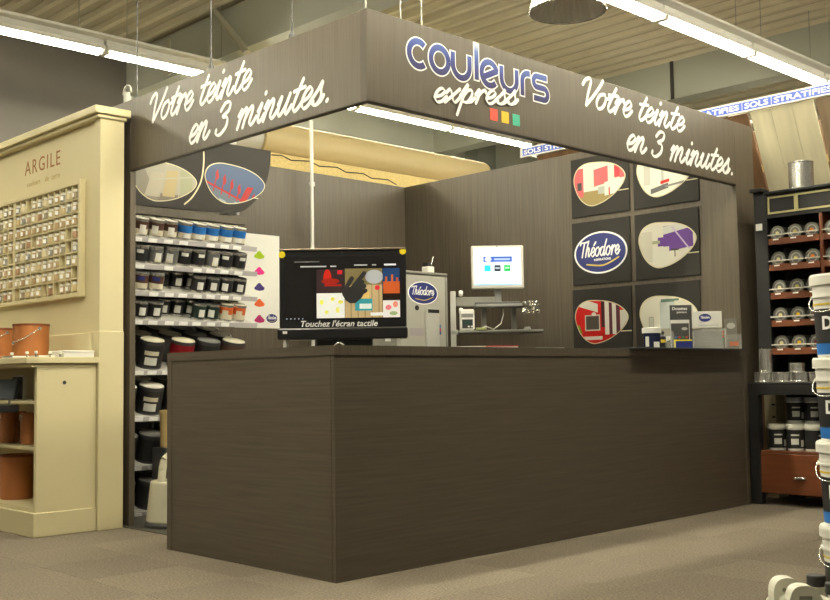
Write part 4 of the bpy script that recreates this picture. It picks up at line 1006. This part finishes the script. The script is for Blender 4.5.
mb = MB(); brush_text(mb, 'Théodore', 1.5 * k_, .2, -4.8 * k_, -.7 * k_, .18, .001, .0015, fit=9.2 * k_); lpart('badge_lettering', mb, white_m, b_)
lpart('small_print', fit_text('INSPIRATIONS', 20 * k_, 0, height=1.0 * k_), midgrey, t, m=T((3 * k_, .0395, 25 * k_)) @ UPM)
for j, cc in enumerate(((60, 150, 90), (210, 60, 60), (220, 130, 50), (190, 60, 40))): lpart('colour_dot', MB().cyl((14 * k_, -.0515, (10 + 2.6 * j) * k_), (14 * k_, -.050, (10 + 2.6 * j) * k_), .8 * k_, n=10), mat('dot2_%d' % j, srgb(*cc), .5), t)
k_ = dep(732, .20); t = thing('card_holder', 'small clear holder with grey cards at the far right of the tray', 'card holder', cam_frame(733.5, .14) @ T((0, 0, 0)))
lpart('grey_card', MB().box(-7 * k_, 5 * k_, .02, .026, .004, 31 * k_, .001), mat('leaflet_grey2', (.20, .19, .16), .4), t)
lpart('badge', MB().prism(ellipse(4.2 * k_, 3.0 * k_), 0, .001), lightgrey, t, m=T((-1 * k_, .0195, 24 * k_)) @ UPM)
lpart('front_plate', MB().box(-7 * k_, 7 * k_, -.03, -.027, 0, 15 * k_, .001), acr, t); lpart('side_plate', MB().box(6.7 * k_, 7 * k_, -.027, .03, 0, 15 * k_), acr, t); lpart('base_plate', MB().box(-7 * k_, 6.7 * k_, -.027, .03, 0, .004), acr, t)
lpart('small_print', MB().box(-5 * k_, 4 * k_, -.0315, -.0300, 4 * k_, 8 * k_, 0), mat('print_orange', srgb(200, 120, 90), .5), t)

# ================================================================== shelving unit on the right
ru = thing('tin_shelving', 'dark framed shelving with mahogany racks of lying tins right of the counter', 'shelving', (4.0, 0, 0))
XU, XL, YA, YZ = 4.0, 3.815, .008, -1.02
part('stile', MB().box(XU, XU + .05, YA - .10, YA, .85, 2.225, .003), navy_wood, ru)
part('side_panel', MB().box(XU + .05, 4.40, YA - .03, YA, .85, 2.20), navy_wood, ru)
part('header_board', MB().box(XU, XU + .02, YZ, YA - .10, 2.03, 2.20, .002), navy_wood, ru)
part('crown', MB().box(XU - .03, 4.42, YZ, YA - .092, 2.20, 2.222, .005), navy_wood, ru)
part('stile_cap', MB().box(XU - .055, XU + .06, YA - .09, YA + .002, 2.225, 2.252, .004), navy_wood, ru)
gold = mat('cream_frame', srgb(180, 170, 120), .45)
def rect_frame(y0, y1, z0, z1):
    f = MB(); w_ = .013; x0, x1 = XU - .008, XU
    f.box(x0, x1, y0, y1, z1 - w_, z1).box(x0, x1, y0, y1, z0, z0 + w_).box(x0, x1, y0, y0 + w_, z0 + w_, z1 - w_).box(x0, x1, y1 - w_, y1, z0 + w_, z1 - w_)
    part('header_frame', f, gold, ru)
rect_frame(-.318, -.105, 2.06, 2.185); rect_frame(-.62, -.320, 2.06, 2.185); rect_frame(-.92, -.622, 2.06, 2.185)
part('switch_plate', MB().box(XU - .006, XU, -.055, -.005, 1.95, 2.0, .002), whitepl, ru)
part('back_panel', MB().box(4.38, 4.40, YZ, YA, .05, 2.20), mat('rack_back', (.02, .016, .014), .6), ru)
part('divider', MB().box(XU + .005, 4.36, -.50, -.475, .85, 2.03, .002), mahog, ru)
part('divider', MB().box(XU + .005, 4.36, -.905, -.88, .85, 2.03, .002), mahog, ru)
ZRW = [1.925, 1.737, 1.533, 1.335, 1.135]
bays = [(-.475, -.095), (-.88, -.50)]
lt_body = MB().lathe([(0, .004), (.044, .004), (.046, 0), (.054, 0), (.055, .004), (.055, .010), (.0535, .014), (.0535, .15), (.055, .155), (0, .155)], 28).mesh('tin_body')
lt_body.materials.append(mat('tin_grey', (.20, .20, .18), .36, metal=.8, var=.15, vscale=(30, 30, 30)))
lt_ring = MB().lathe([(.030, .0035), (.034, .0025), (.038, .0035)], 24).mesh('base_ring'); lt_ring.materials.append(dullmetal)
dot_cols = {'cream': srgb(222, 214, 160), 'olive': srgb(196, 188, 110), 'orange': srgb(222, 130, 20), 'red': srgb(206, 40, 40), 'yellow': srgb(226, 180, 30), 'dark red': srgb(110, 30, 34), 'pink': srgb(206, 130, 130)}
dot_me = {}
for k, c in dot_cols.items():
    me = MB().cyl((0, 0, -.0006), (0, 0, .0036), .0135, n=16).mesh('dot_sticker'); me.materials.append(mat('dot_' + k, c, .5)); dot_me[k] = me
DOTS = [['cream', 'olive', 'orange', 'dark red', 'cream', 'red'], ['cream', 'olive', 'orange', 'cream', 'pink', 'olive'], ['cream', 'olive', 'red', 'cream', 'orange', 'cream'], ['cream', 'yellow', 'dark red', 'olive', 'cream', 'red'], ['cream', 'yellow', 'dark red', 'cream', 'olive', 'orange']]
lab_me = MB().box(-.0012, 0, -.024, .024, -.006, .006).mesh('tin_label_tag'); lab_me.materials.append(white_m)
for r_, zc in enumerate(ZRW):
    for b_i, (ya, yb) in enumerate(bays):
        sh = part('shelf_board', MB().box(XU + .012, 4.36, ya, yb, zc - .075, zc - .060), mahog, ru)
        part('shelf_lip', MB().box(XU, XU + .012, ya, yb, zc - .088, zc - .042, .002), mahog, ru)
        part('wire_rail', MB().cyl((XU - .006, ya, zc - .018), (XU - .006, yb, zc - .018), .0045, n=6), mat('rail_enamel', (.62, .6, .52), .4), ru)
        for q in range(3):
            yc = yb - .060 - q * .128 + (-.004 if q == 1 else 0)
            part('shelf_tag', MB().box(XU - .0015, XU, yc - .020, yc + .022, zc - .056, zc - .046), white_m, ru)
            m = T((XU + .022, yc, zc - .0045)) @ RY(math.pi / 2)
            dn = DOTS[r_][b_i * 3 + q]
            t = thing('lying_tin', 'lying grey tin with %s dot, %s from left, %s rack row from top' % (dn, ORD[b_i * 3 + q], ORD[r_]), 'tin', m, 'tins lying in the mahogany rack')
            obj('tin_body', lt_body, None, t); obj('base_ring', lt_ring, None, t); obj('dot_sticker', dot_me[dn], None, t)
            t = thing('lying_tin', 'lying grey tin at back, %s from left, %s rack row from top' % (ORD[b_i * 3 + q], ORD[r_]), 'tin', T((XU + .185, yc, zc - .0045)) @ RY(math.pi / 2), 'tins lying in the mahogany rack')
            obj('tin_body', lt_body, None, t)
# lower part
part('leg', MB().box(XL, XL + .055, YA - .078, YA, .004, .765, .003), navy_wood, ru)
part('leg', MB().box(XL, XL + .055, YZ, YZ + .07, .004, .765, .003), navy_wood, ru)
part('leg', MB().box(4.30, 4.36, YA - .14, YA - .07, .004, .765, .003), navy_wood, ru)
part('front_beam', MB().box(XL, XL + .05, YZ, YA, .765, .835, .003), navy_wood, ru)
part('counter_board', MB().box(XL, 4.40, YZ, YA, .835, .851, .003), navy_wood, ru)
part('tub_shelf', MB().box(XL + .012, 4.36, YZ + .07, YA - .078, .36, .378, .002), mahog, ru)
dr = part('drawer', MB().box(XL + .006, 4.2, -.62, YA - .07, .085, .358, .003), mahog, ru)
part('handle', MB().box(XL - .018, XL + .006, -.40, -.315, .192, .206, .003), silver, ru)
part('drawer', MB().box(XL + .006, 4.2, -.95, -.628, .085, .358, .003), mahog, ru)
zb2 = .8512
def tin(name, label, m, r, hgt, group):
    t = thing(name, label, 'tin', m, group)
    lpart('tin_body', MB().lathe([(0, 0), (r * .97, 0), (r, .003), (r, .010), (r * .98, .012), (r * .98, hgt - .012), (r, hgt - .009), (r, hgt - .002), (r * .93, hgt - .002)], 28), silver, t)
    lpart('tin_lid', MB().lathe([(r * .93, hgt - .003), (r * .92, hgt), (r * .8, hgt), (r * .78, hgt - .004), (0, hgt - .004)], 28), silver, t)
    return t
for k, (x, y) in enumerate(((3.90, -.01 - .06), (3.90, -.205), (4.02, -.255), (3.895, -.34), (3.905, -.475), (3.91, -.61), (3.91, -.745))):
    tin('low_tin', 'low round silver tin, %s from left on the dark shelf ledge' % ORD[k], T((x, y, zb2)), .064, .072, 'low silver tins on the ledge')
tin('tall_tin', 'tall narrow silver tin stacked on the leftmost low tins', T((3.905, -.09, zb2 + .0722)), .046, .165, None)
tin('low_tin', 'low round silver tin stacked on top of the others', T((3.95, -.300, zb2 + .0722)), .055, .062, 'low silver tins on the ledge')
tin('large_tin', 'large silver tin with embossed lettering on top of the dark shelving', T((4.12, -.305, 2.2222)), .088, .205, None)
# black tubs with white lids
tb = MB().lathe([(0, 0), (.052, 0), (.056, .006), (.058, .155), (0, .155)], 28).mesh('tub_body'); tb.materials.append(whitepl)
tl = MB().lathe([(.058, .152), (.063, .152), (.063, .178), (.059, .183), (0, .183)], 28).mesh('tub_lid'); tl.materials.append(M_['lidwhite'])
tlg = withmat(tl, mat('lid_bluegrey', (.30, .32, .36), .4))
tlab = MB().lathe([(.0572, .018), (.0590, .145)], 28).mesh('label_band'); tlab.materials.append(M_['black'])
def tpatch(z0, z1, a0, a1):
    mb = MB(); vs = []
    for i in range(7):
        a = math.radians(a0 + (a1 - a0) * i / 6); vs += [(.0597 * math.cos(a), .0597 * math.sin(a), z0), (.0603 * math.cos(a), .0603 * math.sin(a), z1)]
    mb.add(vs, [(2 * i, 2 * i + 2, 2 * i + 3, 2 * i + 1) for i in range(6)], True); me = mb.mesh('label_patch'); me.materials.append(M_['white']); return me
tp = [tpatch(.045, .085, 185, 235), tpatch(.105, .115, 185, 240), tpatch(.03, .075, 250, 275)]
def tub(x, y, z, label, grey=False, rot=0.):
    t = thing('black_tub', label, 'tub', T((x, y, z)) @ RZ(rot), 'black and white tubs under the ledge')
    obj('tub_body', tb, None, t); obj('tub_lid', tlg if grey else tl, None, t); obj('label_band', tlab, None, t)
    for me in tp: obj('label_patch', me, None, t)
z0 = .3782
for k, (y, rt) in enumerate(((-.150, 0), (-.285, -.2), (-.415, .9), (-.545, .1), (-.675, 0))): tub(3.92, y, z0, 'black tub with white lid, %s from left in the front row under the ledge' % ORD[k], rot=rt)
for k, (y, rt) in enumerate(((-.20, 0), (-.33, .1), (-.46, .6), (-.59, 0))):
    tub(4.10, y, z0, 'black tub with white lid, %s from left, lower back row under the ledge' % ORD[k], rot=rt)
    tub(4.10, y, z0 + .1835, 'black tub with grey lid, %s from left, upper back row under the ledge' % ORD[k], True, rot=rt)
for k in range(3):
    t = thing('carton', 'cream carton seen past the shelf leg, %s from the floor' % ORD[k], 'carton', T((4.31, .06, .004 + k * .252)), 'cream cartons beside the shelving')
    lpart('carton_box', MB().box(-.07, .09, -.04, .05, 0, .25, .003), mat('cream_carton', srgb(226, 216, 180), .6), t)
    for zz in (.08, .17): lpart('carton_mark', MB().box(-.0715, -.07, -.035, -.01, zz, zz + .012), M_['black'], t)

# ================================================================== flooring display behind
XB = 4.5
bn = thing('flooring_banner', 'long blue and white strip banner naming laminate floors behind the booth', 'banner', (XB, 0, 2.98))
part('board', MB().box(XB, XB + .012, -1.6, 2.63, 2.978, 3.068, .002), mat('banner_white', (.86, .86, .84), .4), bn)
for y in (-1.2,): part('hanger_rod', MB().cyl((XB + .006, y, 3.068), (XB + .006, y, ZC + .06), .004, n=6), dullmetal, bn)
y = 2.60; ban_blue = mat('banner_blue', srgb(60, 90, 190), .4)
k = 0
while y > -1.5:
    txt, wd_ = (('SOLS', .20) if k % 2 == 0 else ('STRATIFIES', .46))
    me = fit_text(txt, wd_, .002, height=.044)
    part('banner_field', MB().box(XB - .001, XB, y - wd_ - .045, y - .002, 2.990, 3.056), ban_blue, bn)
    part('banner_lettering', me, white_m, bn, m=frame((XB - .0015, y - wd_ / 2 - .022, 3.023), RL))
    y -= wd_ + .047; k += 1
def lam_mat(name, c, v, sc):
    return mat(name, c, .45, var=v, vscale=sc)
lam = [lam_mat('laminate_pale', srgb(206, 198, 168), .16, (4, 9, 1.2)), lam_mat('laminate_brown', srgb(112, 84, 58), .25, (6, 24, 1.5)), lam_mat('laminate_taupe', srgb(128, 110, 88), .2, (6, 20, 1.5))]
tilt_b = math.atan2(.26, .575)
for k, (ya, yb, mi, lab) in enumerate(((.29, -.235, 0, 'pale grey oak laminate sample board leaning out under the banner'), (-.245, -.76, 2, 'taupe laminate sample board at the right picture edge under the banner'), (.83, .30, 1, 'brown laminate sample board leaning out beside the pale one'), (1.37, .84, 2, 'taupe laminate sample board hidden mostly by the booth wall'), (1.91, 1.38, 1, 'brown laminate sample board behind the booth side wall'), (2.45, 1.92, 1, 'brown laminate sample board at the far end of the banner'))):
    m = T((XB + .022, (ya + yb) / 2, 2.972)) @ RY(-tilt_b) @ T((0, 0, -.90))
    t = thing('laminate_board', lab, 'sample board', m, 'laminate sample boards under the banner')
    w_ = (ya - yb) / 2 - .004; n_p = 3
    for q in range(n_p):
        a = -w_ + 2 * w_ * q / n_p; b = -w_ + 2 * w_ * (q + 1) / n_p
        lpart('plank', MB().box(0, .012, a + .0008, b - .0008, 0, .90, .0012), lam[mi], t)
    lpart('rear_batten', MB().box(.012, .03, -w_, w_, .4, .46), osb, t)
gs = thing('flooring_stand', 'brown back stand carrying the laminate sample boards', 'frame', (5.1, .5, 0))
part('back_board', MB().box(5.08, 5.12, -1.6, 2.6, 0, 2.95, .003), lam[1], gs)
part('base_shelf', MB().box(4.45, 5.08, -1.6, 2.6, 0.004, .10, .003), navy_wood, gs)
for y in (-1.55, .5, 2.55): part('top_arm', MB().box(XB + .014, 5.08, y - .015, y + .015, 2.985, 3.01), dullmetal, gs)

# ================================================================== pails and canisters at the right edge
px_, py_ = 1.015, -1.961
pail_b = [(0, 0), (.125, 0), (.128, .004), (.140, .285), (.140, .287), (0, .287)]
rr_ = .143
for k in range(4):
    zk = .0005 + k * .327
    t = thing('paint_pail', 'white paint pail with black and blue label, %s from the floor in the right stack' % ORD[k], 'pail', T((px_, py_, zk)) @ RZ(.3 * k), 'stacked paint pails at the right edge')
    lpart('pail_body', MB().lathe(pail_b, 40), whitepl, t)
    lpart('lid', MB().lathe([(.140, .285), (.150, .285), (.150, .318), (.146, .3265), (.12, .3265), (.118, .320), (0, .320)], 40), mat('pail_lid', (.74, .73, .66), .4), t)
    lpart('grip_ring', MB().lathe([(.1385, .235), (.146, .235), (.146, .243), (.139, .243)], 40), whitepl, t)
    lpart('label_black', MB().lathe([(.1305, .045), (.1368, .19)], 40), M_['black'], t)
    lpart('label_blue', MB().lathe([(.1290, .012), (.1312, .055)], 40), M_['blue'], t)
    lpart('yellow_line', MB().lathe([(.1385, .205), (.1390, .212)], 40), mat('line_yellow', srgb(220, 190, 40), .5), t)
    me = fit_text('DE', .085, .003, ext=.001)
    for v in me.vertices:
        a = math.radians(172) + v.co.x / .1375; v.co = Vector(((.1372 + v.co.z) * math.cos(a), (.1372 + v.co.z) * math.sin(a), .135 + v.co.y))
    lpart('white_lettering', me, white_m, t, m=RZ(-.3 * k))
    pts = [Vector((.149 * math.cos(a), .149 * math.sin(a), .262)) for a in (2.2,)] 
    hp = []
    for i in range(13):
        a = 2.0 + 2.6 * i / 12; hp.append((.153 * math.cos(a), .153 * math.sin(a), .262 - .085 * math.sin(math.pi * i / 12)))
    lpart('wire_handle', MB().tube(hp, .0025, 6), silver, t, m=RZ(-.3 * k - .55))
jm = mat('jerrycan_plastic', (.72, .71, .60), .45)
for k, (x, y, a, lab) in enumerate(((.005, -2.215, YAW, 'milky white canister with moulded grip at the bottom right picture edge'), (-.075, -2.309, YAW - .04, 'milky white canister with black cap in front of the pail stack'))):
    t = thing('canister', lab, 'canister', T((x, y, .0005)) @ RZ(a), 'white canisters on the carpet')
    body = smooth([(-.10, 0), (-.10, .20), (-.09, .235), (-.06, .262), (.02, .262), (.05, .235), (.085, .215), (.10, .20), (.10, 0)], 4)
    mb = MB(); poly = [(p[0], p[1]) for p in body]
    mb.prism(poly, -.055, .055, RX(math.pi / 2)); lpart('tank', mb, jm, t)
    gp_ = [(p[0], p[1]) for p in smooth([(-.098, .19), (-.099, .265), (-.085, .297), (-.055, .305), (-.025, .295), (.0, .258), (.012, .22), (.012, .19)], 4)]
    lpart('grip', MB().prism(gp_, -.026, .026, RX(math.pi / 2)), jm, t)
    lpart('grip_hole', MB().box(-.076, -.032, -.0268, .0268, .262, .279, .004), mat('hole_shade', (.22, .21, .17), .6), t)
    mb = MB().lathe([(0, .0), (.026, .0), (.028, .005), (.028, .03), (.025, .033), (0, .033)], 24)
    lpart('neck', MB().cyl((.04, 0, .195), (.04, 0, .285), .02, n=16), jm, t)
    lpart('cap', mb, black_matt, t, m=T((.04, 0, .276)))
